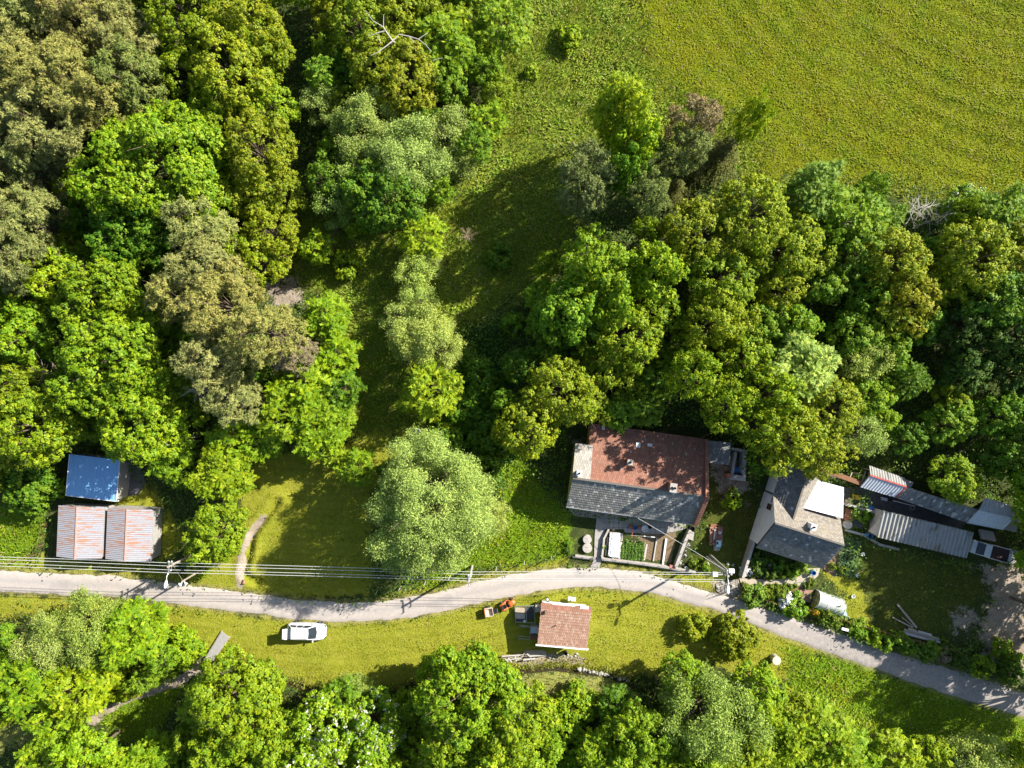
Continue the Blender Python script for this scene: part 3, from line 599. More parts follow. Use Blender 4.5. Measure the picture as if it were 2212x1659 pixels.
m_concrete = plain('concrete', (0.40, 0.38, 0.34), 0.9, 0.22, 2.0, bump=0.01); m_paleconc = plain('pale_concrete', (0.42, 0.385, 0.345), 0.9, 0.2, 2.5)
m_dark = plain('dark_opening', (0.02, 0.02, 0.022), 0.6, 0.2, 3); m_glass = plain('window_glass', (0.03, 0.04, 0.05), 0.1, 0.2, 2, spec=0.7)
m_white = plain('white_paint', (0.78, 0.78, 0.77), 0.5, 0.06, 3); m_black = plain('black_plastic', (0.025, 0.025, 0.028), 0.5, 0.3, 4); m_rustred = plain('rust_red_trim', (0.42, 0.09, 0.07), 0.7, 0.3, 4)
m_steel = plain('galvanised_steel', (0.42, 0.43, 0.44), 0.45, 0.2, 5, metal=0.6); m_wood = plain('weathered_wood', (0.40, 0.33, 0.25), 0.9, 0.3, 5); m_greywood = plain('silvered_wood', (0.48, 0.45, 0.41), 0.9, 0.25, 6)
m_brownwood = plain('brown_wood', (0.22, 0.11, 0.06), 0.85, 0.35, 5); m_blueplastic = plain('blue_plastic', (0.05, 0.2, 0.5), 0.45, 0.2, 3); m_orange = plain('orange_paint', (0.65, 0.17, 0.04), 0.4, 0.12, 4, spec=0.5)
m_paving = plain('paving_slabs', (0.36, 0.34, 0.31), 0.9, 0.2, 3.0); m_reddeck = plain('red_brown_boards', (0.34, 0.13, 0.08), 0.85, 0.3, 5); m_yellow = plain('yellow_plastic', (0.72, 0.52, 0.05), 0.5, 0.12, 3)

class Fr:
    """local frame: x along u, y along v (towards the road side), z up"""
    def __init__(s, o, u, v=None):
        s.o = Vector((o[0], o[1], 0)); s.u = Vector((u[0], u[1], 0)).normalized(); n = Vector((s.u.y, -s.u.x, 0)); s.v = n
    def at(s, x, y, z=0.0): return s.o + s.u * x + s.v * y + Vector((0, 0, z))
    def x(s, p): return (Vector((p[0], p[1], 0)) - s.o).dot(s.u)
    def y(s, p): return (Vector((p[0], p[1], 0)) - s.o).dot(s.v)
def tiled_plane(b, el, er, rr_, rl, pitch=0.32, step=0.035, th=0.09):
    """courses of tiles from the eave (el, er) up to the ridge (rl, rr_)"""
    el, er, rr_, rl = map(Vector, (el, er, rr_, rl)); n = (er - el).cross(rl - el).normalized()
    if n.z < 0: n = -n
    S = (rl - el).length; W = (er - el).length; rows = max(2, round(S / pitch))
    for i in range(rows):
        t0, t1 = i / rows, (i + 1) / rows
        a, c = el.lerp(rl, t0) + n * step, er.lerp(rr_, t0) + n * step; d, e = er.lerp(rr_, t1) + n * .004, el.lerp(rl, t1) + n * .004
        v0, v1 = S * (1 - t0), S * (1 - t1); Wt = (e - d).length
        b.quad(a, c, d, e, ((0, v0), (W, v0), (W, v1), (0, v1)))
        b.quad(a - n * step, c - n * step, c, a, ((0, v0), (W, v0), (W, v0), (0, v0)))
    k = n * th
    b.quad(rl - k, rr_ - k, er - k, el - k); b.quad(el - k, er - k, er + n * step, el + n * step); b.quad(er - k, rr_ - k, rr_ + n * .01, er + n * .01)
    b.quad(rr_ - k, rl - k, rl + n * .004, rr_ + n * .004); b.quad(rl - k, el - k, el + n * .01, rl + n * .01); return b
def corr_plane(b, el, er, rr_, rl, pitch=0.25, amp=0.03, th=0.03):
    el, er, rr_, rl = map(Vector, (el, er, rr_, rl)); n = (er - el).cross(rl - el).normalized()
    if n.z < 0: n = -n
    W = (er - el).length; S = (rl - el).length; m = max(4, int(W / pitch) * 6); low = []; up = []
    for i in range(m + 1):
        t = i / m; o = n * amp * math.sin(t * W / pitch * 2 * math.pi); low.append(el.lerp(er, t) + o); up.append(rl.lerp(rr_, t) + o)
    for i in range(m):
        u0, u1 = W * i / m, W * (i + 1) / m
        b.quad(low[i], low[i + 1], up[i + 1], up[i], ((S, u0), (S, u1), (0, u1), (0, u0)))
    k = n * (th + amp)
    b.quad(rl - k, rr_ - k, er - k, el - k); b.quad(el - k, er - k, er, el); b.quad(er - k, rr_ - k, rr_, er); b.quad(rr_ - k, rl - k, rl, rr_); b.quad(rl - k, el - k, el, rl); return b
def profile_prism(b, fr, x0, x1, prof):
    """wall block: (y, z) section swept along the frame's x"""
    n = len(prof); vs = [fr.at(x0, y, z) for y, z in prof] + [fr.at(x1, y, z) for y, z in prof]
    return b.add(vs, [tuple(range(n - 1, -1, -1)), tuple(range(n, 2 * n))] + [(i, (i + 1) % n, (i + 1) % n + n, i + n) for i in range(n)])
def window(parent, fr, x, y, z, w, h, axis='u', frame=m_white):
    """frame proud of the wall, pane set in it"""
    f = MB(); d = fr.u if axis == 'u' else fr.v; nrm = fr.v if axis == 'u' else fr.u
    rot = Matrix((d, nrm, Vector((0, 0, 1)))).transposed(); c = fr.at(x, y, z)
    for sx in (-1, 1): f.box(c + d * sx * (w / 2), (0.08, 0.1, h + .08), rot=rot)
    for sz in (-1, 0, 1): f.box(c + Vector((0, 0, sz * h / 2)), (w - .08, 0.09, 0.07), rot=rot)
    o = f.build('window', frame, parent); MB().box(c, (w - .08, 0.05, h - .07), rot=rot).build('pane', m_glass, o); return o
def chimney(parent, c, z0, z1, w, l, fr, mat, cap=m_paleconc):
    b = MB(); rot = Matrix((fr.u, -fr.v, Vector((0, 0, 1)))).transposed()
    b.box((c.x, c.y, (z0 + z1) / 2), (w, l, z1 - z0), rot=rot); o = b.build('chimney', mat, parent)
    b = MB(); b.box((c.x, c.y, z1 + .05), (w + .14, l + .14, .1), rot=rot); b.build('chimney_cap', cap, o)
    b = MB()
    for s in ((-.25, .25) if w > .5 else (0,)):
        q = Vector((c.x, c.y, 0)) + fr.u * w * s; b.lathe((q.x, q.y, z1 + .1), [(.11, 0), (.10, .22), (.07, .22), (.07, .05)], 10)
    b.build('flue', m_dark, o)

# ---- blue-roofed garage and the pair of rust-streaked garages
def garage(pts, ze, zr, label, roofmat, wallmat, ridge=None, trim=None):
    p = [tA(x, y, ze) for x, y in pts]; u = (p[1] - p[0]) + (p[2] - p[3]); c = sum(p, Vector()) / 4; fr = Fr(c, u)
    hw = ((p[1] - p[0]).length + (p[2] - p[3]).length) / 4; hl = ((p[3] - p[0]).length + (p[2] - p[1]).length) / 4; fr.o = Vector((c.x, c.y, 0))
    t = thing('garage', label, 'garage', (c.x, c.y, 0), None); b = MB()
    if ridge is None:
        rf = MB(); corr_plane(rf, fr.at(-hw, hl, ze - .12), fr.at(hw, hl, ze - .12), fr.at(hw, -hl, ze + .1), fr.at(-hw, -hl, ze + .1), .3, .012)
        rf.build('roof', roofmat, t); w = .12
        profile_prism(b, fr, -hw + w, hw - w, [(-hl + w, 0), (hl - w, 0), (hl - w, ze - .2), (-hl + w, ze + .0)]); b.build('wall', wallmat, t)
        e = MB()
        for s in (-1, 1): e.beam(fr.at(s * (hw + .02), hl, ze - .1), fr.at(s * (hw + .02), -hl, ze + .12), .05, .1)
        e.beam(fr.at(-hw, hl + .02, ze - .11), fr.at(hw, hl + .02, ze - .11), .05, .1); e.build('roof_edge', m_white, t)
    else:
        rx = ridge
        for nm, xa, xb in (('a', -hw, rx), ('b', hw, rx)):
            rf = MB(); a1, a2, r2, r1 = fr.at(xa, hl, ze), fr.at(xa, -hl, ze), fr.at(xb, -hl, zr), fr.at(xb, hl, zr)
            corr_plane(rf, a1, a2, r2, r1, .2, .014); rf.build('roof_slope', roofmat, t)
        w = .1; b.add([fr.at(-hw + w, s * (hl - w), 0) for s in (1, -1)] + [fr.at(hw - w, s * (hl - w), 0) for s in (1, -1)] +
            [fr.at(-hw + w, s * (hl - w), ze - .06) for s in (1, -1)] + [fr.at(hw - w, s * (hl - w), ze - .06) for s in (1, -1)] + [fr.at(rx, s * (hl - w), zr - .06) for s in (1, -1)],
            [(0, 2, 6, 8, 4), (1, 5, 9, 7, 3), (0, 4, 5, 1), (2, 3, 7, 6), (4, 8, 9, 5), (6, 7, 9, 8)]); b.build('wall', wallmat, t)
        e = MB(); e.beam(fr.at(rx, hl + .02, zr + .04), fr.at(rx, -hl - .02, zr + .04), .16, .04); e.build('ridge_cap', m_rustedge, t)
    d = MB(); rot = Matrix((fr.u, -fr.v, Vector((0, 0, 1)))).transposed()
    for s in (-.5, .5): d.box(fr.at(s * 1.12, hl - .08, 1.0), (1.1, .06, 2.0), rot=rot)
    d.build('door', m_steel, t); return fr
m_rustedge = plain('rusty_ridge', (0.52, 0.34, 0.28), 0.7, 0.35, 8)
garage([(593, 228), (1008, 278), (950, 618), (535, 570)], 2.6, 0, 'flat-roofed garage with a plain blue sheet roof, leaf shadows across it', m_blue, m_greywall)
garage([(500, 652), (880, 668), (832, 1092), (453, 1077)], 2.2, 2.75, 'rust-streaked gabled tin garage standing nearest the grass bank, tree shadow on its roof corner', m_rust, m_greywall, -.1)
garage([(905, 672), (1295, 690), (1234, 1112), (862, 1097)], 2.2, 2.75, 'rust-streaked gabled tin garage of the pair, the one beside the lamp pole', m_rust, m_greywall, -.05)

# ---- farmhouse with the big red roof
ZR, ZE = 5.4, 2.7
r0, r1 = tC(770, 535, ZR), tC(1885, 690, ZR); fr = Fr(r0, r1 - r0); L = (r1 - r0).xy.length
df = (fr.y(tC(715, 768, ZE)) + fr.y(tC(1815, 930, ZE))) / 2; dr = -(fr.y(tC(870, 75, 2.7)) + fr.y(tC(1880, 215, 2.7))) / 2; dr1 = -fr.y(tC(778, 245, 3.9))
zy = lambda y: ZR - (ZR - ZE) * y / df if y > 0 else ZR + (ZR - 2.7) * y / dr
xs1 = fr.x(tC(915, 540, ZR)); xs0 = xs1 - .45
fh = thing('farmhouse', 'large farmhouse, rust-red tiled rear slope and grey tiled front slope, yellow end wall', 'house', fr.at(L / 2, 0))
b = MB(); tiled_plane(b, fr.at(0, df, ZE), fr.at(L, df, ZE), fr.at(L, 0, ZR), fr.at(0, 0, ZR), .33); tag(b.build('roof_slope', m_greytile, fh), 'grey tiled front roof slope dotted with pale tiles')
b = MB(); tiled_plane(b, fr.at(xs0, -dr, zy(-dr)), fr.at(L - .25, -dr, zy(-dr)), fr.at(L - .25, -dr1, zy(-dr1)), fr.at(xs0, -dr1, zy(-dr1)), .32)
tiled_plane(b, fr.at(xs1, -dr1, zy(-dr1)), fr.at(L - .25, -dr1, zy(-dr1)), fr.at(L - .25, 0, ZR), fr.at(xs1, 0, ZR), .32); tag(b.build('roof_slope', m_redtile, fh), 'rust-red clay tiled rear roof slope')
b = MB(); tiled_plane(b, fr.at(-.05, -dr1, zy(-dr1) + .05), fr.at(xs1, -dr1, zy(-dr1) + .05), fr.at(xs1, 0, ZR + .03), fr.at(-.05, 0, ZR + .03), .33); tag(b.build('roof_slope', m_palegrey, fh), 'narrow pale lichened strip of roof')
b = MB(); yw = df - .4; k = .14
profile_prism(b, fr, .22, xs0 + .15, [(yw, 0), (yw, zy(yw) - k), (0, ZR - k), (-dr1 + .2, zy(-dr1 + .2) - k), (-dr1 + .2, 0)]); b.build('gable_wall', m_yellowwall, fh)
b = MB(); profile_prism(b, fr, xs0 + .152, L - .3, [(yw - .003, 0), (yw - .003, zy(yw) - k), (0, ZR - k), (-dr + .3, zy(-dr + .3) - k), (-dr + .3, 0)]); b.build('wall', m_yellowwall, fh)
b = MB()   # raised end wall with tiled coping
profile_prism(b, fr, L - .28, L + .06, [(df + .12, ZE - .6), (df + .12, ZE + .32), (0, ZR + .5), (-dr, zy(-dr) + .12), (-dr, ZE - .6)]); pw = b.build('parapet', m_brick, fh)
b = MB(); tiled_plane(b, fr.at(L - .32, df + .14, ZE + .36), fr.at(L + .12, df + .14, ZE + .36), fr.at(L + .12, 0, ZR + .56), fr.at(L - .32, 0, ZR + .56), .3); b.build('coping', m_redtile, pw)
b = MB(); b.beam(fr.at(0, 0, ZR + .06), fr.at(L - .3, 0, ZR + .06), .2, .07); b.build('ridge_cap', m_tantile, fh)
b = MB(); b.tube([fr.at(0, df + .06, ZE - .05), fr.at(L, df + .06, ZE - .09)], .07, 8); b.build('gutter', m_steel, fh)
q = tC(1600, 615, 6.3); chimney(fh, q, 4.6, 6.5, .55, .75, fr, m_brick, m_paleconc)
q = tC(1238, 402, 5.2); chimney(fh, q, 4.0, 5.7, .42, .42, fr, m_brick, m_concrete)
q = tC(822, 495, 5.6); chimney(fh, q, 4.4, 5.75, .4, .4, fr, m_concrete, m_white)
for (x, y, z, w, h_) in ((1025, 120, 3.0, .3, .4), (1312, 262, 3.5, .45, .55), (1410, 264, 3.5, .5, .3)):
    q = tC(x, y, z); yy = fr.y(q); sl = (ZR - 2.7) / dr; qq = Vector((q.x, q.y, zy(yy) + .06))
    a = Vector((fr.u.x, fr.u.y, 0)); c_ = (fr.v * 1.0 + Vector((0, 0, sl))).normalized(); rot = Matrix((a, c_, a.cross(c_))).transposed()
    MB().box(qq, (w, h_, .09), rot=rot).build('roof_hatch', m_white, fh)
for x in (2.2, 4.4, 8.4, 10.3): window(fh, fr, x, yw + .02, 1.55, 1.0, 1.2)
window(fh, fr, .2, -1.1, 3.4, .45, 1.0, 'v', m_brownwood)
MB().box(fr.at(6.3, yw + .02, 1.0), (1.0, .1, 2.0), rot=Matrix((fr.u, fr.v, Vector((0, 0, 1)))).transposed()).build('door', m_brownwood, fh)
# rear lean-to and the walled pen beside it
pts = [tX(175, 195, 2.4), tX(515, 215, 2.3), tX(502, 530, 2.0), tX(185, 485, 2.1)]
t = thing('lean_to_shed', 'small grey-tiled lean-to against the shaded end of the red-roofed farmhouse', 'shed', (pts[3].x, pts[3].y, 0))
b = MB(); tiled_plane(b, pts[3], pts[2], pts[1], pts[0], .34); b.build('roof', m_greytile, t)
b = MB(); ins = [p.lerp(sum(pts, Vector()) / 4, .06) for p in pts]; b.prism([(p.x, p.y) for p in ins], 0, 1.85); b.build('wall', m_greywall, t)
t = thing('block_pen', 'low roofless pen of grey block walls beside the farmhouse lean-to', 'pen', tX(620, 500)); b = MB()
for a, c_, w in (((515, 300), (720, 340), .3), ((585, 345), (535, 650), .3), ((720, 350), (695, 670), .3), ((500, 690), (720, 715), .55), ((690, 350), (670, 640), .15)):
    a, c_ = tX(*a, 1.2), tX(*c_, 1.2); b.beam((a.x, a.y, .6), (c_.x, c_.y, .6), w, 1.2)
b.build('wall', m_concrete, t)
MB().box(tX(470, 665, .9), (.5, .5, 1.2), .2).build('brick_pier', m_brick, t)
t = tag(MB().prism([tX(p[0], p[1], .3).xy for p in ((515, 540), (640, 560), (630, 635), (525, 620))], .05, .5).build('tarpaulin', m_blueplastic, bevel=.05), 'crumpled dark blue tarpaulin inside the block pen', 'tarpaulin')
t = tag(MB().prism([tX(p[0], p[1], .3).xy for p in ((430, 540), (505, 550), (500, 610), (435, 600))], .03, .4).build('plank_box', m_wood, bevel=.02), 'wooden box tucked between lean-to and block pen', 'box')

# ---- white-gabled house
ZR, ZE = 5.6, 2.8
r0, r1 = tE(400, 603, ZR), tE(905, 765, ZR); fr = Fr(r0, r1 - r0); L = (r1 - r0).xy.length
df = (fr.y(tE(265, 780, ZE)) + fr.y(tE(760, 940, ZE))) / 2; dr = -fr.y(tE(388, 388, ZE)); sf = (ZR - ZE) / df; sr = (ZR - ZE) / dr
wh = thing('cottage', 'white-gabled L-shaped cottage, tan tiles behind, dark slate slope in front', 'house', fr.at(L / 2, 0))
b = MB(); tiled_plane(b, fr.at(0, df, ZE), fr.at(L, df, ZE), fr.at(L, 0, ZR), fr.at(0, 0, ZR), .28); tag(b.build('roof_slope', m_darktile, wh), 'dark slate front slope')
WX, WZ, WL = 2.0, 4.7, 6.4; wy = (ZR - WZ) / sr; sw_ = (WZ - 2.9) / WX
b = MB()   # rear slope, cut by the valley of the wing
tiled_plane(b, fr.at(WX + .9, -dr, ZE), fr.at(L, -dr, ZE), fr.at(L, 0, ZR), fr.at(0, 0, ZR), .24)
A_, B_ = fr.at(0, 0, ZR + .02), fr.at(WX, -wy, WZ + .02); C_ = fr.at(0, -dr, ZE + .02)
b.add([A_, B_, C_], [(0, 2, 1)], [((0, 0), (0, dr), (WX, wy))]); tag(b.build('roof_slope', m_tantile, wh), 'tan weathered rear slope')
b = MB(); tiled_plane(b, fr.at(0, -WL, 2.9), fr.at(0, -wy - .9, 2.9), fr.at(WX, -wy, WZ), fr.at(WX, -WL, WZ), .26); tag(b.build('roof_slope', m_darktile, wh), 'shaded dark slope of the rear wing')  # dark tile tone puts this side's shade into the colour
b = MB(); xe = WX + 2.2; tiled_plane(b, fr.at(xe, -wy - .3, WZ - sw_ * 2.2), fr.at(xe, -WL, WZ - sw_ * 2.2), fr.at(WX, -WL, WZ), fr.at(WX, -wy + .3, WZ), .24); tag(b.build('roof_slope', m_tantile, wh), 'sunlit tan slope of the rear wing')
b = MB(); corr_plane(b, tE(700, 290, 2.95), tE(902, 345, 2.95), tE(896, 570, 3.75), tE(590, 490, 3.8), .3, .02); tag(b.build('roof_sheet', m_whitesheet, wh), 'glaring white sheet over the inner corner')
k = .14; b = MB(); yw = df - .35
profile_prism(b, fr, .12, L - .15, [(yw, 0), (yw, ZR - sf * yw - k), (0, ZR - k), (-dr + .2, ZR - sr * (dr - .2) - k), (-dr + .2, 0)])
b.add([fr.at(.15, -dr, 0), fr.at(xe - .15, -dr, 0), fr.at(xe - .15, -WL + .2, 0), fr.at(.15, -WL + .2, 0), fr.at(.15, -dr, 2.8), fr.at(xe - .15, -dr, 2.7), fr.at(xe - .15, -WL + .2, 2.7), fr.at(.15, -WL + .2, 2.8), fr.at(WX, -dr, WZ - k), fr.at(WX, -WL + .2, WZ - k)],
      [(0, 3, 7, 4), (1, 5, 6, 2), (3, 2, 6, 9, 7), (0, 4, 8, 5, 1), (4, 7, 9, 8), (5, 8, 9, 6)])
c1 = [fr.at(xe - .1, -dr, 0), fr.at(L - .2, -dr, 0), fr.at(L - .2, -dr - 2.2, 0), fr.at(xe - .1, -dr - 2.2, 0)]
b.prism([(p.x, p.y) for p in c1], 0, 2.75); b.build('wall', m_whitewall, wh)
window(wh, fr, .1, -1.2, 2.7, .55, 1.1, 'v', m_brownwood)
for x in (1.6, 3.6, 5.6): window(wh, fr, x, yw + .02, 1.5, .95, 1.1)
b = MB(); b.beam(fr.at(0, 0, ZR + .05), fr.at(L, 0, ZR + .05), .18, .06); b.build('ridge_cap', m_tantile, wh)
b = MB(); b.beam(fr.at(-.02, 0, ZR + .0), fr.at(-.02, df, ZE), .06, .12); b.build('verge_board', m_dark, wh)
q = tE(678, 632, 5.7); chimney(wh, q, 4.4, 5.8, .42, .5, fr, m_whitewall, m_white)
b = MB(); b.beam(fr.at(WX, -wy, WZ + .06), fr.at(WX, -WL, WZ + .06), .18, .06); b.build('ridge_cap', m_tantile, wh)

# ---- outbuildings to the east
def quad_shed(name, label, cat, planes, wallmat, zw_, extra=None, walls=None):
    allp = [p for pl in planes for p in pl[0]]; c = sum(allp, Vector()) / len(allp)
    t = thing(name, label, cat, (c.x, c.y, 0))
    for pts, mat, kind, lab in planes:
        b = MB(); (tiled_plane if kind == 't' else corr_plane)(b, *pts, *((.42, .075) if kind == 'C' else (.3, .04) if kind == 'c' else (.3,))); tag(b.build('roof' if len(planes) == 1 else 'roof_slope', mat, t), lab)
    w = walls or planes[0][0]; cc = sum(w, Vector()) / len(w)
    b = MB(); b.prism([(p.lerp(cc, .05).x, p.lerp(cc, .05).y) for p in w], 0, zw_); b.build('wall', wallmat, t); return t
ls = quad_shed('long_shed', 'long narrow shed under a mossy grey corrugated roof, pale end panel', 'shed',
   [((tS(282, 525, 2.3), tS(885, 668, 2.3), tS(932, 495, 2.9), tS(325, 350, 2.9)), m_corr, 'C', None)], m_greywall, 2.1)
b = MB(); a, c_, d = tS(316, 392, 2.6), tS(230, 487, .9), tS(280, 515, 2.0); b.add([a, c_, d, a - Vector((0, 0, .1)), c_ - Vector((0, 0, .1)), d - Vector((0, 0, .1))], [(0, 1, 2), (5, 4, 3), (0, 3, 4, 1), (1, 4, 5, 2), (2, 5, 3, 0)]); b.build('end_panel', m_paleconc, ls)
quad_shed('tin_shed', 'red-edged tin shed with a pale blue front slope and dark rear slope', 'shed',
   [((tS(172, 190, 2.3), tS(410, 262, 2.3), tS(482, 190, 3.0), tS(238, 112, 3.0)), m_paleblue, 'c', 'pale blue-white front slope'),
    ((tS(470, 130, 2.4), tS(232, 45, 2.4), tS(240, 110, 3.0), tS(482, 188, 3.0)), m_corr, 'c', 'dark corrugated rear slope')], m_greywall, 2.1,
   walls=[tS(185, 190), tS(405, 258), tS(465, 140), tS(235, 55)])
t = [o for o in COL.objects if o.name.startswith('tin_shed')][0]; b = MB(); b.beam(tS(238, 111, 3.06), tS(482, 189, 3.06), .16, .05); b.beam(tS(482, 190, 3.04), tS(410, 262, 2.36), .12, .05); b.build('trim', m_rustred, t)
quad_shed('slate_shed', 'low shed under dark lichened slates joining the tin shed to the white shed', 'shed',
   [((tS(415, 263, 2.25), tS(884, 428, 2.25), tS(962, 342, 2.85), tS(486, 192, 2.85)), m_greytile, 't', None)], m_brick, 2.05)
quad_shed('white_shed', 'shed with a bright white sheet roof at the far end of the yard', 'shed',
   [((tS(888, 432, 2.4), tS(1130, 478, 2.4), tS(1208, 400, 3.1), tS(967, 345, 3.1)), m_whitesheet, 'c', 'white sheet front slope'),
    ((tS(1165, 308, 2.6), tS(1010, 262, 2.6), tS(969, 343, 3.1), tS(1207, 397, 3.1)), m_paleblue, 'c', 'faded grey rear slope')], m_greywall, 2.2,
   walls=[tS(895, 425), tS(1130, 470), tS(1160, 315), tS(1010, 270)])
t = thing('wood_stack', 'row of short stacked logs leaning under the white shed eave', 'firewood', tS(1015, 480)); b = MB()
for i in range(5): p = tS(975 + i * 19, 475 + i * 4, .3); b.beam(p, p + Vector((-.05, -.9, .5)), .3, .25)
b.build('logs', m_greywood, t)
t = thing('plank_shelter', 'open dark timber shelter behind the white-gabled cottage', 'shelter', tE(880, 280)); b = MB(); c2 = MB()
for x, y in ((755, 200), (1060, 290), (770, 250), (1035, 335), (960, 235), (1040, 205)): p = tE(x, y); c2.box((p.x, p.y, 1.1), (.12, .12, 2.2))
b.beam(tE(735, 210, 2.2), tE(1040, 320, 2.2), .5, .12); c2.beam(tE(960, 235, 2.2), tE(935, 300, 2.2), .1); c2.beam(tE(1060, 225, 2.2), tE(1035, 300, 2.2), .1)
b.build('roof_board', m_brownwood, t); c2.build('frame', m_wood, t)

# ---- cabin by the road
zt, zb = 3.1, 2.4
TL, TR, BR, BL = tK(662, 215, zt), tK(1160, 262, zt), tK(1112, 612, zb), tK(616, 570, zb)
fr = Fr((TL + TR + BR + BL) / 4, (TR - TL) + (BR - BL)); hx = ((TR - TL).xy.length + (BR - BL).xy.length) / 4; hy = ((BL - TL).xy.length + (BR - TR).xy.length) / 4
cb = thing('cabin', 'small roadside cabin under one orange-brown tiled slope with a white gutter', 'cabin', fr.at(0, 0))
b = MB(); tiled_plane(b, fr.at(-hx, hy, zb), fr.at(hx, hy, zb), fr.at(hx, -hy, zt), fr.at(-hx, -hy, zt), .3); b.build('roof_slope', m_cabintile, cb)
b = MB(); tiled_plane(b, fr.at(hx, -hy - .5, zt - .35), fr.at(-hx, -hy - .5, zt - .35), fr.at(-hx, -hy, zt), fr.at(hx, -hy, zt), .3); tag(b.build('roof_slope', m_redtile, cb), 'narrow red slope along the top edge')
b = MB(); b.beam(fr.at(-hx - .15, hy + .1, zb - .03), fr.at(hx + .15, hy + .1, zb - .03), .17, .1); b.build('gutter', m_white, cb)
b = MB(); profile_prism(b, fr, -hx + .25, hx - .25, [(-hy + .1, 0), (hy - .25, 0), (hy - .25, zb - .1), (-hy + .1, zt - .22)]); b.build('wall', m_whitewall, cb)
b = MB(); b.box(fr.at(hx * .72, -hy - .35, 2.85), (.9, .45, .12), rot=Matrix((fr.u, -fr.v, Vector((0, 0, 1)))).transposed()); b.box(fr.at(-hx * .1, -hy - .42, 2.8), (2.4, .2, .06), rot=Matrix((fr.u, -fr.v, Vector((0, 0, 1)))).transposed()); b.build('awning', m_white, cb)
window(cb, fr, .8, hy - .22, 1.3, .9, .9); window(cb, fr, -1.2, hy - .22, 1.3, .9, .9)
b = MB(); b.tube([fr.at(-.9, -.3, 2.75), fr.at(-.9, -.3, 3.15)], .06, 8); b.build('vent_pipe', m_redtile, cb)
MB().box(fr.at(-hx * .78, -hy + .28, zt + .12), (.3, .3, .28)).build('vent_box', m_cabintile, cb)
# ---------------------------------------------------------------- paving, garden walls, fences, poles and wires
def slab(name, pts, z0, z1, mat): return tag(MB().prism([p.xy for p in pts], z0, z1).build(name, mat), kind='structure')
m_pave2 = NG('jointed_paving'); p = m_pave2.pos(); _bk = m_pave2.n('ShaderNodeTexBrick'); m_pave2.put(_bk.inputs['Vector'], p); _bk.inputs['Scale'].default_value = 1.0
_bk.inputs['Brick Width'].default_value = .5; _bk.inputs['Row Height'].default_value = .5; _bk.inputs['Mortar Size'].default_value = .025; _bk.offset = 0.0
m_pave2.put(_bk.inputs['Color1'], (0.33, 0.31, 0.29)); m_pave2.put(_bk.inputs['Color2'], (0.42, 0.39, 0.36)); m_pave2.put(_bk.inputs['Mortar'], (0.16, 0.15, 0.12))
m_paveslab = m_pave2.done(m_pave2.bsdf(m_pave2.mix(m_pave2.step(m_pave2.noise(.9, 4, .6, p), .35, .7, 0, .5), _bk.outputs[0], (0.26, 0.25, 0.22)), .9, None, 0, .2))
slab('terrace', [tC(*q) for q in ((720, 770), (1720, 880), (1700, 960), (1520, 1000), (1205, 990), (1190, 960), (1085, 960), (960, 870), (780, 850))], -.1, .06, m_paveslab)
slab('garden_path', [tC(*q) for q in ((968, 868), (1083, 958), (1035, 965), (1008, 1215), (990, 1275), (915, 1270), (945, 1215), (952, 1000))], -.1, .056, m_paving)
slab('courtyard', [tS(*q) for q in ((60, 190), (170, 190), (410, 262), (885, 430), (830, 480), (330, 350), (60, 300))], -.1, .05, plain('dark_yard_slabs', (0.10, 0.10, 0.095), .9, .3, 2))
slab('front_path', [tY(*q) for q in ((30, 225), (330, 240), (480, 225), (690, 130), (800, 130), (780, 200), (690, 280), (560, 300), (60, 305))], -.1, .045, plain('sandy_path', (0.43, 0.37, 0.28), .9, .2, 3))
slab('brick_apron', [tY(*q) for q in ((610, 330), (735, 340), (705, 460), (600, 420))], -.1, .04, plain('brick_paving', (0.34, 0.2, 0.15), .9, .25, 5))
slab('brick_edging', [tY(*q) for q in ((850, 105), (1030, 180), (1010, 205), (835, 140))], -.1, .05, plain('brick_paving', (0.34, 0.2, 0.15)))
slab('gateway', [tP(*q) for q in ((395, 760), (660, 700), (690, 800), (590, 890), (470, 900), (400, 840))], -.1, .03, plain('gateway_slabs', (0.36, 0.32, 0.27), .9, .3, 3))
slab('dirt_yard', [tS(*q) for q in ((1175, 605), (1330, 640), (1330, 720), (1165, 705))], -.1, .02, m_concrete)
# garden walls
def low_wall(name, label, pts, w, h, mat, cat='wall'):
    t = thing(name, label, cat, pts[0]); b = MB()
    for a, c in zip(pts[:-1], pts[1:]):
        d = (c - a).normalized() * w * .5; b.beam((a.x - d.x * .98, a.y - d.y * .98, h / 2 - .05), (c.x + d.x * .98, c.y + d.y * .98, h / 2 - .05), w, h + .1); h += .002
    b.build('wall_base', mat, t); return t
low_wall('garden_wall', 'low concrete wall round the vegetable rows by the road', [tG2(278, 440), tG2(285, 470), tG2(560, 500), tG2(890, 545), tG2(1270, 610)], .24, .5, m_paleconc)
low_wall('garden_wall', 'broad concrete wall with rubble beside the grass strip of the kitchen garden', [tG2(1215, 170), tG2(1170, 270), tG2(1070, 540)], .32, .75, m_paleconc)
low_wall('garden_wall', 'short low wall in front of the two round well covers', [tG2(0, 440), tG2(180, 465)], .22, .4, m_paleconc)
low_wall('garden_wall', 'low kerb wall dividing path from foil-covered bed', [tG2(345, 160), tG2(300, 250), tG2(280, 430)], .2, .45, m_paleconc)
low_wall('yard_wall', 'long pale boundary wall running down beside the white gable to the gateway', [tE(335, 380), tE(220, 730), tE(145, 975)], .28, 1.2, m_paleconc)
low_wall('yard_wall', 'low whitewashed wall carrying tubs in the rear courtyard', [tS(60, 300), tS(170, 330), tS(320, 370)], .25, .8, m_paleconc)
low_wall('shed_kerb', 'grey stone kerb curving along the foot of the long corrugated shed', [tS(75, 478), tS(190, 510), tS(300, 575), tS(420, 605)], .25, .18, m_concrete, 'kerb')
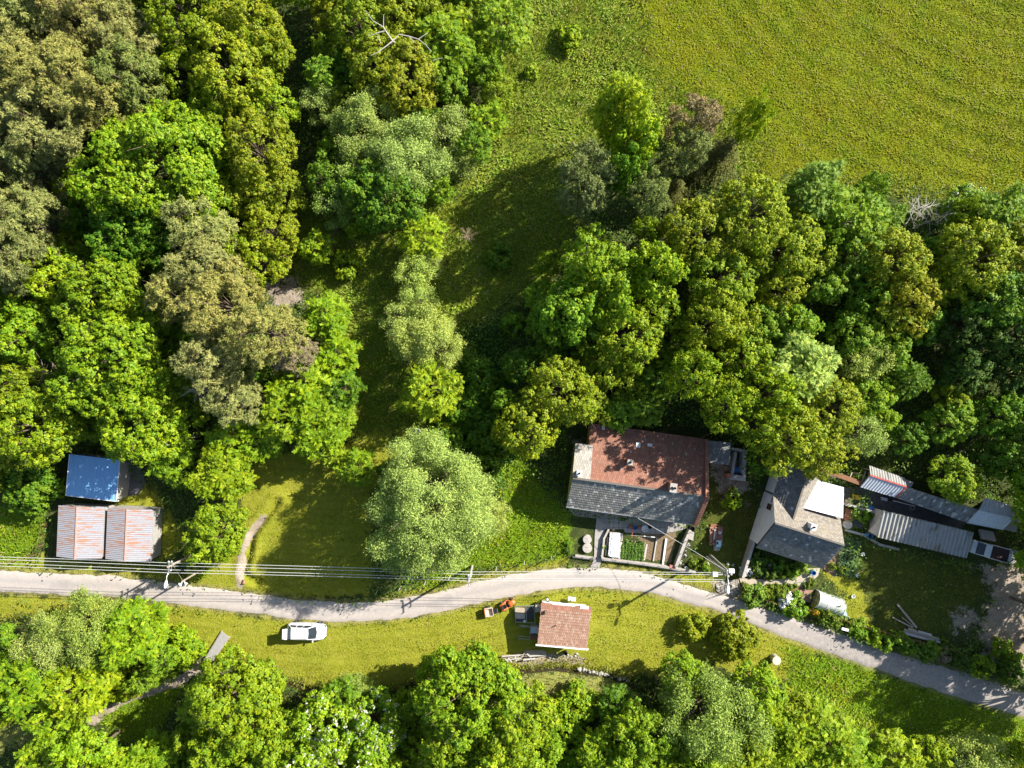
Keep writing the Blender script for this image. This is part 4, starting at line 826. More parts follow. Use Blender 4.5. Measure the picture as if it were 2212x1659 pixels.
# plank beds
def bed_frame(name, label, a, c, w=.16, h=.14, mat=m_greywood, cat='plank'): 
    return tag(MB().beam(Vector((a.x, a.y, h / 2 + .0)), Vector((c.x, c.y, h / 2)), w, h).build(name, mat), label, cat)
bed_frame('bed_board', 'white-painted board edging the bare soil bed', tG2(975, 258), tG2(938, 535), .2, .14, m_white)
bed_frame('bed_board', 'grey board between the vegetable rows and the soil bed', tG2(765, 320), tG2(735, 490), .18, .12)
bed_frame('bed_board', 'narrow grey board splitting the bare soil bed', tG2(875, 250), tG2(835, 500), .12, .1)
bed_frame('bed_board', 'wide board beside the foil-covered cold frame', tG2(495, 200), tG2(470, 475), .24, .13)
bed_frame('bed_board', 'thin board on the path side of the foil-covered cold frame', tG2(345, 240), tG2(318, 440), .1, .12)
t = thing('cold_frame', 'foil-covered cold frame with a pointed sheet at its road end', 'cold frame', tG2(410, 320)); b = MB()
c4 = [tG2(362, 185), tG2(475, 192), tG2(455, 455), tG2(342, 440)]; b.prism([p.xy for p in c4], 0, .4); b.build('frame', m_greywood, t)
g = NG('crumpled_foil'); _n = g.noise(3.5, 4, .6, g.obj(), 1.2); m_foil = g.done(g.bsdf(g.mix(_n, (0.45, 0.47, 0.5), (0.75, 0.76, 0.76)), .4, g.bump(_n, .12), 0, .5))
V = []; n_, m_ = 9, 18; rr = np.random.RandomState(2)
for i in range(m_ + 1):
    for j in range(n_ + 1):
        a = c4[0].lerp(c4[3], i / m_); d = c4[1].lerp(c4[2], i / m_); q = a.lerp(d, j / n_); V.append((q.x, q.y, .42 + .05 * math.sin(j / n_ * math.pi) + rr.rand() * .06))
b = MB(); b.add(V, [(i * (n_ + 1) + j, (i + 1) * (n_ + 1) + j, (i + 1) * (n_ + 1) + j + 1, i * (n_ + 1) + j + 1) for i in range(m_) for j in range(n_)])
k = len(b.v); q = [tG2(342, 440, .44), tG2(455, 455, .44), tG2(402, 478, .3)]; b.add(q, [(0, 2, 1)]); b.build('foil_cover', m_foil, t, smooth=False)
for x, y, r_, lab in ((118, 262, .48, 'shaded round concrete well cover, the one nearer the farmhouse'), (118, 355, .52, 'pale round concrete well cover, the one nearer the road')):
    t = thing('well_cover', lab, 'well cover', tG2(x, y)); b = MB(); b.lathe(tG2(x, y), [(r_, -.05), (r_, .35), (r_ - .03, .38), (.02, .4)], 24); b.build('ring', m_paleconc, t)
    b = MB(); b.tube([tG2(x - 9, y, .42), tG2(x - 6, y - 3, .47), tG2(x + 6, y - 3, .47), tG2(x + 9, y, .42)], .015, 5); b.build('handle', m_steel, t)
# vegetable plants
def plant_mesh(name, R, H, n, seed, mat, la=.1, lb=.06):
    r = np.random.RandomState(seed); a = r.rand(n) * 6.28; e = r.uniform(.2, 1.2, n); d = np.stack([np.cos(a) * np.cos(e), np.sin(a) * np.cos(e), np.sin(e)], -1)
    C = d * np.array([R, R, H]) * r.uniform(.3, .9, n)[:, None]; N = unit(d * .3 + np.array([0, 0, 1.0]) + r.randn(n, 3) * .35); T = d + r.randn(n, 3) * .2
    V = leaf_quads(C, N, T, la * r.uniform(.7, 1.3, n), lb * r.uniform(.7, 1.3, n)); return np_mesh(name, V, np.arange(len(V)).reshape(-1, 4), mat, {'tone': ('FACE', r.rand(n)), 'bloom': ('FACE', r.rand(n))})
def plants(name, label, cat, group, meshes, spots, col, s0=1.0):
    rd = random.Random(4)
    for i, p in enumerate(spots):
        o = bpy.data.objects.new(name, meshes[i % len(meshes)]); COL.objects.link(o); o.location = (p.x, p.y, p.z); s = s0 * rd.uniform(.75, 1.2)
        o.scale = (s, s, s); o.rotation_euler = (0, 0, rd.uniform(0, 6.28)); k = rd.uniform(.8, 1.2); o.color = (col[0] * k, col[1] * k, col[2] * k, 1); tag(o, label, cat, group)
pm = [plant_mesh('vegetable_plant', .2, .25, 26, s, m_leaf) for s in (1, 2, 3)]; sp = []
for r_ in range(7):
    x0, y0 = 512 + r_ * 35, 272 + r_ * 4.5; x1, y1 = 497 + r_ * 36, 462 + r_ * 4
    for k in range(13):
        f = k / 12
        if random.Random(r_ * 31 + k).random() < .8 or f > .8: p = tG2(x0 + (x1 - x0) * f + random.uniform(-3, 3), y0 + (y1 - y0) * f); p.z = .08; sp.append(p)
plants('vegetable_plant', 'small leafy vegetable plant growing in the ridged rows of the kitchen garden', 'vegetable', 'vegetable plants in the ridged rows', pm, sp, (0.10, 0.2, 0.02))
for r_ in range(8):
    x0, y0 = 496 + r_ * 35, 268 + r_ * 4.5; x1, y1 = 480 + r_ * 36, 466 + r_ * 4; b = MB(); a, c = tG2(x0, y0), tG2(x1, y1); d = (c - a).normalized(); nv = Vector((-d.y, d.x, 0)) * .11
    b.add([a - nv, a + nv, a + Vector((0, 0, .12)), c - nv, c + nv, c + Vector((0, 0, .12))], [(0, 2, 1), (3, 4, 5), (0, 3, 5, 2), (1, 2, 5, 4)])
    tag(b.build('soil_ridge', plain('tilled_soil', (0.33, 0.25, 0.17), .95, .3, 6, bump=.02)), kind='structure')
pm2 = [plant_mesh('cabbage_plant', .24, .28, 30, s + 9, m_leaf, .13, .1) for s in (1, 2, 3)]; sp = []
for i in range(5):
    for k in range(13):
        p = tE(905 + i * 28 - k * 4.2, 715 + i * 7 + k * 19.5 + (14 if k > 4 else 0)); p.z = .02; sp.append(p)
plants('cabbage_plant', 'bluish green cabbage-like plant in the bed behind the slate-roofed cottage corner', 'vegetable', 'cabbage plants in the cottage bed', pm2, sp, (0.10, 0.18, 0.06))
# fences
def post(name, label, p, h, mat, group, r=.05, lean=0.0, cap=None):
    b = MB(); b.tube([p + Vector((0, 0, -.2)), p + Vector((0, 0, h))], r, 6); return tag(b.build(name, mat), label, 'fence post', group)
fp = [(tB, 1145, 1355, 'fence post on the verge, first one beyond the willow shadow'), (tB, 1335, 1325, 'fence post on the verge, second from the willow shadow'), (tB, 1540, 1285, 'fence post on the verge under the wires, below the willow trunk'), (tB, 1740, 1240, 'fence post on the verge just short of the grey middle pole'),
      (tB, 1925, 1215, 'fence post standing right beside the grey middle pole'), (tC, 135, 1275, 'fence post on the verge, first one past the grey middle pole'), (tC, 365, 1225, 'fence post on the verge midway between grey middle pole and well covers'), (tC, 590, 1187, 'fence post on the verge, last but one before the well-cover garden')]
for f, x, y, lab in fp: post('fence_post', lab, f(x, y), 1.5, m_greywood, 'posts along the road verge', .045)
def mesh_fence(name, label, pts, h, step_, z0=0.0, mat=m_steel):
    t = thing(name, label, 'fence', pts[0]); w = MB()
    for a, c in zip(pts[:-1], pts[1:]):
        n = max(1, round((c - a).length / step_))
        for i in range(n + (1 if c is pts[-1] else 0)):
            p = a.lerp(c, i / n); MB().tube([p + Vector((0, 0, z0)), p + Vector((0, 0, h))], .03, 6).build('post', mat, t)
        for z in np.linspace(z0 + .15, h - .03, 4): w.tube([a + Vector((0, 0, z)), c + Vector((0, 0, z))], .008, 4)
    w.build('wire', mat, t); return t
mesh_fence('wire_fence', 'wire fence on steel posts along the road side of the vegetable garden', [tG2(290, 468), tG2(560, 498), tG2(890, 543), tG2(1265, 608)], 1.35, 1.35, .4)
mesh_fence('wire_fence', 'wire fence along the road in front of the two well covers', [tG2(-40, 438), tG2(180, 463)], 1.2, 1.2, .3)
mesh_fence('wire_fence', 'wire fence on posts over the broad concrete garden wall', [tG2(1220, 175), tG2(1172, 272), tG2(1075, 535)], 1.7, 1.6, .6)
t = thing('garden_gate', 'dark metal gate standing at the end of the garden path', 'gate', tG2(185, 465)); b = MB()
for a in (0, .9): b.tube([tG2(185 + a * 75, 465 + a * 8, 0), tG2(185 + a * 75, 465 + a * 8, 1.25)], .035, 6)
for z in (.2, .7, 1.2): b.tube([tG2(185, 465, z), tG2(185 + 67, 472, z)], .018, 5)
b.build('frame', m_black, t)
t = thing('yard_gate', 'tangle of leaning metal gates at the cottage gateway', 'gate', tP(560, 840)); b = MB()
for (x0, y0, x1, y1) in ((440, 900, 670, 800), (430, 870, 560, 770), (520, 720, 560, 850), (650, 690, 665, 800)):
    for z in (.15, .55, .95): b.tube([tP(x0, y0, z), tP(x1, y1, z + .05)], .02, 5)
    for k in range(6): f = k / 5; b.tube([tP(x0 + (x1 - x0) * f, y0 + (y1 - y0) * f, .05), tP(x0 + (x1 - x0) * f, y0 + (y1 - y0) * f, 1.05)], .015, 4)
b.build('bars', m_black, t)
mesh_fence('garden_fence', 'rusty wire fence round the grass plot at the very edge beside the tin garages', [tA(395, 800), tA(360, 980), tA(330, 1050), tA(0, 1140)], 1.1, 2.4, 0, plain('rusty_iron', (0.30, 0.16, 0.09), .8, .3, 5))
mesh_fence('hedge_fence', 'thin wire fence running through the roadside flower hedge', [tY(30, 330), tY(350, 440), tY(860, 540), tY(1080, 630), tI(1290, 480), tI(1760, 610)], 1.1, 2.5, 0, plain('rusty_iron', (0.30, 0.16, 0.09)))
# poles
def pole(name, label, base, h, r, mat, arms, top_r=None):
    t = thing(name, label, 'utility pole', base); b = MB(); b.tube([base + Vector((0, 0, -.3)), base + Vector((0, 0, h))], r, 10, top_r or r * .75); b.build('shaft', mat, t)
    for z, a, c, w in arms:
        o = MB().beam(base + Vector((a[0], a[1], z)), base + Vector((c[0], c[1], z)), w, w).build('crossarm', m_steel, t)
        ins = MB()
        for k in (0.02, .98): q = Vector((a[0], a[1], 0)).lerp(Vector((c[0], c[1], 0)), k); ins.lathe(base + Vector((q.x, q.y, z + w / 2)), [(.03, 0), (.06, .04), (.04, .09), (.06, .13), (.02, .17)], 8)
        ins.build('insulator', m_white, o)
    return t
def lamp(t, a, e, parentlabel=None):
    d = (e - a).normalized(); b = MB(); b.tube([a, a.lerp(e, .5) + Vector((0, 0, .12)), e], .035, 6); o = b.build('lamp_arm', m_white, t)
    sd = Vector((-d.y, d.x, 0)); rings = []
    for f, w, z in ((0, .06, .05), (.2, .15, .1), (.5, .18, .12), (.8, .15, .1), (.95, .05, .04)):
        c = e + d * f * .85; rings.append([c + sd * w * math.cos(k * math.pi / 4) + Vector((0, 0, z * math.sin(k * math.pi / 4) * .8)) for k in range(8)])
    MB().loft(rings).build('lamp_head', m_white, o, smooth=True)
H1 = 7.0; top1 = tA(1392, 1166, H1); base1 = Vector((top1.x, top1.y, 0))
p1 = pole('lamp_pole', 'round wooden pole with a white street lamp beside the tin garages', base1, H1, .13, m_wood, [(H1 - .25, (.02, .55), (-.06, -.75), .09), (H1 - .7, (.1, .45), (.0, -.5), .07)])
lamp(p1, base1 + Vector((-.03, -.6, H1 - .1)), base1 + Vector((-.1, -1.25, H1 + .05)))
H2 = 6.3; top2 = tA(1510, 1285, H2); base2 = Vector((top2.x, top2.y, 0))
p2 = pole('speaker_pole', 'shorter wooden pole with two white loudspeakers, right at the road edge', base2, H2, .11, m_wood, [])
for dx, dy in ((-.28, -.3), (.18, -.22)):
    b = MB(); a = base2 + Vector((0, 0, H2 - .3)); e = a + Vector((dx, dy, 0)).normalized() * .5; q = (e - a).normalized().to_track_quat('Z', 'Y').to_matrix(); b.lathe(a + (e - a) * .2, [(.05, 0), (.07, .15), (.19, .4), (.16, .4), (.04, .16)], 14, q); b.build('loudspeaker', m_white, p2)
tag(MB().tube([base1 + Vector((.1, -.02, H1 - .9)), base2 + Vector((0, 0, H2 - .2))], .014, 4).build('link_wire', m_wood), 'thin wire linking the lamp pole to the loudspeaker pole', 'wire')
H3 = 6.2; base3 = tB(1925, 1155)
p3 = pole('utility_pole', 'slim grey concrete pole midway along the road verge', base3, H3, .15, m_concrete, [(H3 - .1, (-.05, .7), (.05, -.7), .09), (H3 - .75, (-.04, .5), (.04, -.5), .07)])
H4 = 7.8; top4 = tP(545, 668, H4); base4 = Vector((top4.x, top4.y, 0))
p4_ = pole('junction_pole', 'tall twin concrete pole with two white boxes and a lamp at the cottage gateway', base4, H4, .15, m_paleconc, [(H4 - .2, (-.1, .55), (.05, -.75), .1), (H4 - .8, (-.45, .0), (.4, .15), .08)])
b = MB(); b.tube([base4 + Vector((.35, .2, -.3)), base4 + Vector((.3, .17, H4))], .14, 10, .1); b.build('second_shaft', m_paleconc, p4_)
for (x, y, sx) in ((385, 645, .5), (580, 605, .55)):
    q = tP(x, y, H4 - .4); o = MB().beam(base4 + Vector((0, 0, H4 - .5)), q, .05).build('bracket', m_steel, p4_); MB().box(q, (sx, .42, .3)).build('junction_box', m_white, o, bevel=.03)
lamp(p4_, base4 + Vector((0, -.4, H4 - .1)), tP(540, 780, H4))
m_wire = plain('bright_cable', (0.62, 0.62, 0.6), .35, .05, 3, spec=.5)
def sag(a, c, s, n=14): return [a.lerp(c, i / n) - Vector((0, 0, s * 4 * (i / n) * (1 - i / n))) for i in range(n + 1)]
WL_ = [('topmost overhead cable, lying farthest from the road', (0, 1080), (1405, 1130), (1925, 1205), (0, 0)), ('second overhead cable from the top', (0, 1102), (1400, 1156), (1928, 1227), (0, 0)),
       ('third overhead cable from the top', (0, 1133), (1395, 1188), (1934, 1262), (0, 0)), ('lowest overhead cable, lying nearest the road', (0, 1157), (1390, 1212), (1938, 1281), (0, 0))]
yend = [(2010, 1322), (2010, 1340), (2040, 1380), (2020, 1398)]
for (lab, a, b1, c, _), e in zip(WL_, yend):
    q0, q1, q2, q3 = tA(*a, 6.6), tA(*b1, 6.75), tB(*c, 6.05), tC(*e, 7.4); far = q0 + (q0 - q1).normalized() * 25
    tag(MB().tube([far] + sag(q0, q1, .05) + sag(q1, q2, .25)[1:] + sag(q2, q3, .2)[1:], .023, 4).build('overhead_cable', m_wire), lab + ', strung between the poles', 'cable', 'overhead cables between the poles')
tag(MB().tube(sag(tP(530, 610, 7.2), tC(1310, 870, 4.0), .35), .018, 4).build('service_cable', m_wire), 'single cable running from the twin pole to the farmhouse eave', 'cable')
# ---------------------------------------------------------------- vehicles
def wheel(t, c, r, w, axis=Vector((0, 1, 0)), rimmat=None):
    q = axis.to_track_quat('Z', 'Y').to_matrix()
    o = MB().lathe(c, [(r * .62, -w / 2), (r * .94, -w / 2), (r, -w * .3), (r, w * .3), (r * .94, w / 2), (r * .62, w / 2)], 20, q).build('wheel', m_black, t, smooth=False)
    MB().lathe(c, [(r * .6, -w * .42), (r * .6, w * .48), (r * .2, w * .52), (r * .05, w * .5)], 14, q).build('rim', rimmat or m_steel, o)
g = NG('car_paint'); _f = g.noise(8, 3, .6, g.obj()); b_ = g.bsdf(g.mix(_f, (.74, .74, .74), (.8, .8, .8)), .25, None, 0, .5); b_.inputs['Coat Weight'].default_value = .6; m_car = g.done(b_)
tCar = tile(1020, 2300, 5.2917); cc_ = tCar(690, 362, .7); ang = math.radians(-1.8); U = Vector((math.cos(ang), math.sin(ang), 0)); Vv = Vector((-U.y, U.x, 0))
car = thing('car', 'white hatchback parked on the mown verge with its tailgate raised', 'car', (cc_.x, cc_.y, -.02))
def cw(x, y, z): return Vector((cc_.x, cc_.y, -.02)) + U * x + Vv * y + Vector((0, 0, z))
rings = []
for x, w, zt in ((-2.05, .68, .80), (-1.98, .78, .92), (-1.75, .86, .98), (-1.2, .90, 1.0), (0, .905, .98), (.9, .895, .95), (1.3, .87, .9), (1.7, .79, .83), (1.93, .66, .73), (2.06, .46, .6)):
    rings.append([cw(x, y, z) for y, z in ((-w * .9, .24), (-w, .42), (-w, .68), (-w * .97, zt - .06), (-w * .82, zt), (-w * .4, zt + .03), (w * .4, zt + .03), (w * .82, zt), (w * .97, zt - .06), (w, .68), (w, .42), (w * .9, .24))])
MB().loft(rings).build('body', m_car, car, smooth=True)
belt = [(-1.85, .74), (1.02, .74)]; zr_ = 1.47
lo = [cw(-1.88, -.74, .95), cw(1.02, -.74, .95), cw(1.12, 0, .95), cw(1.02, .74, .95), cw(-1.88, .74, .95), cw(-1.92, 0, .95)]
hi = [cw(-1.5, -.64, zr_), cw(.32, -.62, zr_ - .03), cw(.38, 0, zr_), cw(.32, .62, zr_ - .03), cw(-1.5, .64, zr_), cw(-1.52, 0, zr_ + .02)]
hi2 = [p + Vector((0, 0, .035)) for p in [h.lerp(sum(hi, Vector()) / 6, .06) for h in hi]]
MB().loft([lo, hi, hi2]).build('roof', m_car, car)
def pane(name, a, b, c, d, ins=.06, up=.012, mat=m_glass):
    ctr = (a + b + c + d) / 4; n = (b - a).cross(d - a).normalized(); mid = cw(-.3, 0, .9)
    if n.dot(ctr - mid) < 0: n = -n
    q = [p.lerp(ctr, ins) + n * up for p in (a, b, c, d)]; MB().add(q + [p - n * .03 for p in q], [(0, 1, 2, 3), (7, 6, 5, 4), (0, 4, 5, 1), (1, 5, 6, 2), (2, 6, 7, 3), (3, 7, 4, 0)]).build(name, mat, car)
pane('windscreen', lo[1].lerp(lo[2], .12), lo[2], hi[2], hi[1].lerp(hi[2], .1), .0); pane('windscreen', lo[2], lo[3].lerp(lo[2], .12), hi[3].lerp(hi[2], .1), hi[2], .0)
for s, i0, i1 in ((-1, 0, 1), (1, 4, 3)):
    for f0, f1 in ((.03, .31), (.325, .60), (.615, .97)): pane('side_window', lo[i0].lerp(lo[i1], f0), lo[i0].lerp(lo[i1], f1), hi[i0].lerp(hi[i1], f1), hi[i0].lerp(hi[i1], f0), .05)
    m_ = MB().box(cw(.72, s * .95, .98), (.14, .2, .13), rz=ang).build('mirror', m_car, car, bevel=.03); MB().box(cw(1.88, s * .57, .66), (.26, .3, .1), rz=ang + s * -.6).build('headlight', m_glass, car, bevel=.03)
    MB().box(cw(-1.95, s * .72, .74), (.1, .18, .16), rz=ang).build('tail_light', m_rustred, car, bevel=.02)
    for x in (-1.25, 1.28): wheel(car, cw(x, s * .84, .31), .32, .2, Vv * s)
b = MB()
for y in (-.5, .5): b.tube([cw(1.1, y, .985), cw(1.55, y * .96, .91), cw(1.9, y * .8, .775)], .008, 4)
for y in (-.52, .52): b.tube([cw(-1.4, y, 1.53), cw(.2, y, 1.51)], .016, 5)
b.build('trim', m_black, car); MB().box(cw(2.06, 0, .5), (.05, .8, .14), rz=ang).build('grille', m_black, car); MB().tube([cw(1.16, -.45, 1.03), cw(1.16, .3, 1.03)], .014, 4).build('wiper', m_black, car)
b = MB()
for s in (-1, 1):
    for x in (-.55, .35): b.tube([cw(x, s * .905, .5), cw(x, s * .895, .93)], .006, 4)
b.build('door_seam', m_black, car)
pane('boot_opening', lo[0], lo[4], hi[4], hi[0], .06, .012, m_dark)
b = MB(); e = [cw(-1.52, -.56, 1.50), cw(-1.52, .56, 1.50), cw(-1.80, .56, 1.70), cw(-1.80, -.56, 1.70)]
b.add(e + [p - Vector((0, 0, .03)) for p in e], [(0, 3, 2, 1), (4, 5, 6, 7), (0, 1, 5, 4), (2, 3, 7, 6), (1, 2, 6, 5), (3, 0, 4, 7)]); tg = b.build('tailgate', m_glass, car)
b = MB()
for x0, x1, z0, z1, w in ((-1.80, -2.03, 1.70, 1.80, .57), (-2.06, -2.3, 1.80, 1.78, .53)):
    e = [cw(x0, -w, z0), cw(x0, w, z0), cw(x1, w, z1), cw(x1, -w, z1)]; b.add(e + [p - Vector((0, 0, .06)) for p in e], [(0, 3, 2, 1), (4, 5, 6, 7), (0, 1, 5, 4), (2, 3, 7, 6), (1, 2, 6, 5), (3, 0, 4, 7)])
b.build('tailgate_panel', m_car, tg)
b = MB()
for s in (-.55, .55): b.tube([cw(-1.7, s, 1.1), cw(-1.75, s, 1.64)], .015, 5)
b.build('gas_strut', m_black, tg)
# little pickup at the shed end
q = [tS(930, 540, .8), tS(1178, 605, .8), tS(1155, 705, .8), tS(905, 630, .8)]; fr = Fr(sum(q, Vector()) / 4, (q[1] - q[0]) + (q[2] - q[3])); hl = ((q[1] - q[0]).xy.length) / 2 + .1; hw = (q[3] - q[0]).xy.length / 2
t = thing('pickup_truck', 'small white-railed pickup with an empty dark bed parked nose-in by the sheds', 'pickup', fr.at(0, 0)); rot = Matrix((fr.u, -fr.v, Vector((0, 0, 1)))).transposed()
MB().box(fr.at(.1 * hl, 0, .55), (hl * 1.75, hw * 1.7, .18), rot=rot).build('chassis', m_black, t); MB().box(fr.at(hl * .42, 0, .72), (hl * 1.12, hw * 1.86, .1), rot=rot).build('bed', plain('bed_liner', (0.09, 0.06, 0.055), .9, .2, 4), t)
b = MB()
for s in (-1, 1): b.box(fr.at(hl * .42, s * hw * .97, .95), (hl * 1.16, .06, .42), rot=rot)
b.box(fr.at(hl * 1.0, 0, .95), (.06, hw * 1.88, .42), rot=rot); b.build('side_rail', m_white, t)
rg = [[fr.at(x, s_ * hw * .93, z) for x, z in ((-hl * .98, .45), (-hl * .98, .95), (-hl * .78, 1.1), (-hl * .5, 1.62), (-hl * .18, 1.64), (-hl * .16, .45))] for s_ in (-1, 1)]
MB().loft(rg).build('cab', m_white, t, bevel=.04)
a, b_, c_, d_ = [fr.at(x, y * hw, z) for x, y, z in ((-hl * .79, -.85, 1.12), (-hl * .79, .85, 1.12), (-hl * .51, .8, 1.62), (-hl * .51, -.8, 1.62))]
n = (b_ - a).cross(d_ - a).normalized(); n = n if n.z > 0 else -n; MB().add([p + n * k for k in (.015, -.03) for p in (a, b_, c_, d_)], [(0, 1, 2, 3), (7, 6, 5, 4), (0, 4, 5, 1), (1, 5, 6, 2), (2, 6, 7, 3), (3, 7, 4, 0)]).build('windscreen', m_glass, t)
for x in (-.65, .55):
    for s in (-1, 1): wheel(t, fr.at(x * hl, s * hw * .86, .3), .3, .18, fr.v * s)
# ride-on mower and cart
o = tK(328, 167); fr = Fr(o, tK(398, 133) - tK(262, 202)); rot = Matrix((fr.u, -fr.v, Vector((0, 0, 1)))).transposed()
t = thing('ride_on_mower', 'orange ride-on mower standing in the grass at the road edge', 'mower', fr.at(0, 0))
rg = [[fr.at(x, y, z) for y, z in ((-w, .32), (-w * .95, zt - .08), (-w * .6, zt), (w * .6, zt), (w * .95, zt - .08), (w, .32))] for x, w, zt in ((.12, .27, .72), (.3, .29, .8), (.65, .27, .78), (.85, .2, .66))]
MB().loft(rg).build('hood', m_orange, t, smooth=False, bevel=.02); rg = [[fr.at(x, y, z) for y, z in ((-w, .3), (-w, zt), (w, zt), (w, .3))] for x, w, zt in ((-.85, .3, .5), (-.6, .42, .56), (-.2, .42, .5), (-.1, .36, .4))]
MB().loft(rg).build('rear_cowl', m_orange, t, bevel=.03); MB().box(fr.at(.0, 0, .3), (.5, .7, .08), rot=rot).build('footplate', m_black, t)
b = MB(); b.box(fr.at(-.4, 0, .62), (.42, .44, .1), rot=rot); b.box(fr.at(-.62, 0, .8), (.09, .42, .36), rot=rot); b.build('seat', m_black, t, bevel=.03)
tt = (fr.u * -.5 + Vector((0, 0, 1))).normalized().to_track_quat('Z', 'Y').to_matrix(); b = MB(); c0 = fr.at(.02, 0, .92)
b.tube([c0 + tt @ Vector((.17 * math.cos(k * math.pi / 8), .17 * math.sin(k * math.pi / 8), 0)) for k in range(17)], .018, 5); b.tube([c0, fr.at(.16, 0, .7)], .025, 6); b.build('steering_wheel', m_black, t)
b = MB(); b.lathe(fr.at(-.02, 0, .12), [(.46, 0), (.48, .08), (.44, .16), (.1, .18)], 18); b.build('mower_deck', m_orange, t)
for x, s, r_ in ((-.5, -.42, .24), (-.5, .42, .24), (.6, -.34, .18), (.6, .34, .18)): wheel(t, fr.at(x, s, r_), r_, .17, fr.v * (1 if s > 0 else -1), m_white)
o = tK(155, 235); fr = Fr(o, tK(212, 222) - tK(105, 240)); rot = Matrix((fr.u, -fr.v, Vector((0, 0, 1)))).transposed()
t = thing('garden_cart', 'pale boxy garden cart with an orange edge parked behind the orange mower', 'cart', fr.at(0, 0)); b = MB()
for y in (-.42, .42): b.box(fr.at(-.12, y, .55), (.86, .04, .36), rot=rot)
b.box(fr.at(.3, 0, .55), (.04, .84, .36), rot=rot); b.box(fr.at(-.12, 0, .38), (.86, .84, .04), rot=rot); b.build('tub', plain('pale_plywood', (0.66, 0.56, 0.46), .8, .15, 4), t)
MB().box(fr.at(-.56, 0, .55), (.06, .88, .38), rot=rot).build('tailboard', m_orange, t); b = MB(); b.box(fr.at(.52, 0, .5), (.34, .5, .34), rot=rot); b.build('engine', m_black, t, bevel=.03)
b = MB(); b.tube([fr.at(.6, .22, .6), fr.at(.82, .28, .85)], .02, 5); b.tube([fr.at(.6, -.22, .6), fr.at(.82, -.28, .85)], .02, 5); b.tube([fr.at(.82, -.34, .85), fr.at(.82, .34, .85)], .02, 5); b.build('handle', m_steel, t)
for s in (-1, 1): wheel(t, fr.at(-.15, s * .5, .22), .22, .1, fr.v * s)

# ---------------------------------------------------------------- cabin clutter
t = thing('garden_pump', 'slim dark stand with a bulky pale-topped head on the grass above the cabin', 'pump', tK(718, 100)); p = tK(718, 100); b = MB(); b.tube([p, p + Vector((0, 0, 1.0))], .05, 8); b.build('pipe', m_black, t)
MB().lathe(p + Vector((0, 0, .9)), [(.08, 0), (.19, .1), (.2, .3), (.1, .38)], 14).build('head', m_black, t); MB().lathe(p + Vector((-.03, .08, 1.27)), [(.13, 0), (.12, .08), (.03, .12)], 12).build('cap', m_white, t)
MB().beam(p + Vector((0, 0, 1.15)), p + Vector((.3, -.1, 1.2)), .05).build('handle', m_steel, t)
p = tK(965, 122, .6); t = thing('garden_table', 'small white-topped garden table beside the cabin', 'table', (p.x, p.y, 0)); MB().box((p.x, p.y, .6), (.82, .42, .05), -.1).build('table_top', m_white, t)
for sx in (-.34, .34):
    for sy in (-.15, .15): MB().tube([(p.x + sx, p.y + sy, 0), (p.x + sx, p.y + sy, .575)], .022, 6).build('leg', m_steel, t)
p = tK(938, 187); t = thing('fire_pot', 'round sooty orange pot on a stand by the cabin awning', 'pot', p); MB().lathe(p, [(.12, 0), (.2, .25), (.25, .5), (.24, .55), (.19, .55), (.15, .35), (.02, .3)], 16).build('bowl', m_orange, t); MB().lathe(p + Vector((.0, 0, .42)), [(.14, 0), (.02, .02)], 12).build('ash', m_black, t)
tag(MB().prism([tK(*q).xy for q in ((960, 178), (1030, 180), (1028, 222), (958, 218))], -.02, .07).build('pallet', m_reddeck), 'reddish boards lying on the ground beside the round pot', 'boards')
slab('stone_pad', [tK(*q) for q in ((690, 150), (785, 152), (790, 205), (688, 200))], -.1, .04, m_paleconc)
t = thing('tool_pen', 'low metal-framed pen of boards and panels along the left side of the cabin', 'pen', tK(500, 275)); b = MB()
for a, c in (((400, 195), (590, 188)), ((590, 188), (600, 360)), ((600, 360), (405, 350)), ((405, 350), (400, 195)), ((508, 195), (515, 355)), ((565, 190), (605, 250))): b.beam(tK(*a, .42), tK(*c, .42), .06, .08)
for x, y in ((400, 195), (590, 188), (600, 360), (405, 350)): p = tK(x, y); b.box((p.x, p.y, .2), (.06, .06, .42))
b.build('frame', m_steel, t); 
for x, y, w, h, m_, z in ((455, 235, 1.1, .6, m_wood, .36), (452, 292, 1.0, .55, m_greywood, .33), (550, 265, .75, 1.3, plain('dark_panel', (0.07, 0.075, 0.085), .6, .2, 3), .3), (450, 335, 1.0, .4, plain('dark_panel', (0.07, 0.075, 0.085)), .3)):
    p = tK(x, y, z); MB().box(p, (w, h, .05), -.04).build('panel', m_, t)
MB().lathe(tK(494, 342, .45), [(.14, 0), (.14, .05), (.05, .06)], 14).build('disc', m_white, t)
for x, y, w, h, z, m_, lab in ((632, 222, .6, .6, .9, m_paleconc, 'pale cream box at the upper corner of the cabin'), (682, 210, .35, .3, 1.1, m_white, 'small white box tucked against the cabin roof corner'), (592, 432, .75, .6, .95, plain('pale_blue_lid', (0.45, 0.55, 0.68), .4, .1, 3), 'chest with a pale blue lid against the cabin side'), (585, 503, .7, .5, .7, m_brownwood, 'brown crate below the blue-lidded chest')):
    p = tK(x, y, z); t = thing('storage_box', lab, 'box', (p.x, p.y, 0)); MB().box((p.x, p.y, z / 2 - .03), (w, h, z - .06), -.04).build('body', m_greywood, t); MB().box((p.x, p.y, z), (w + .06, h + .06, .06), -.04).build('lid', m_, t, bevel=.01)
t = thing('frame_rack', 'two grey rails stacked on low trestles left of the blue-lidded chest', 'rack', tK(490, 450)); b = MB()
for a, c in (((440, 380), (560, 395)), ((455, 393), (545, 402)), ((435, 488), (545, 500)), ((437, 512), (545, 528)), ((440, 488), (437, 520)), ((547, 400), (545, 528))): b.beam(tK(*a, .5), tK(*c, .5), .06, .06)
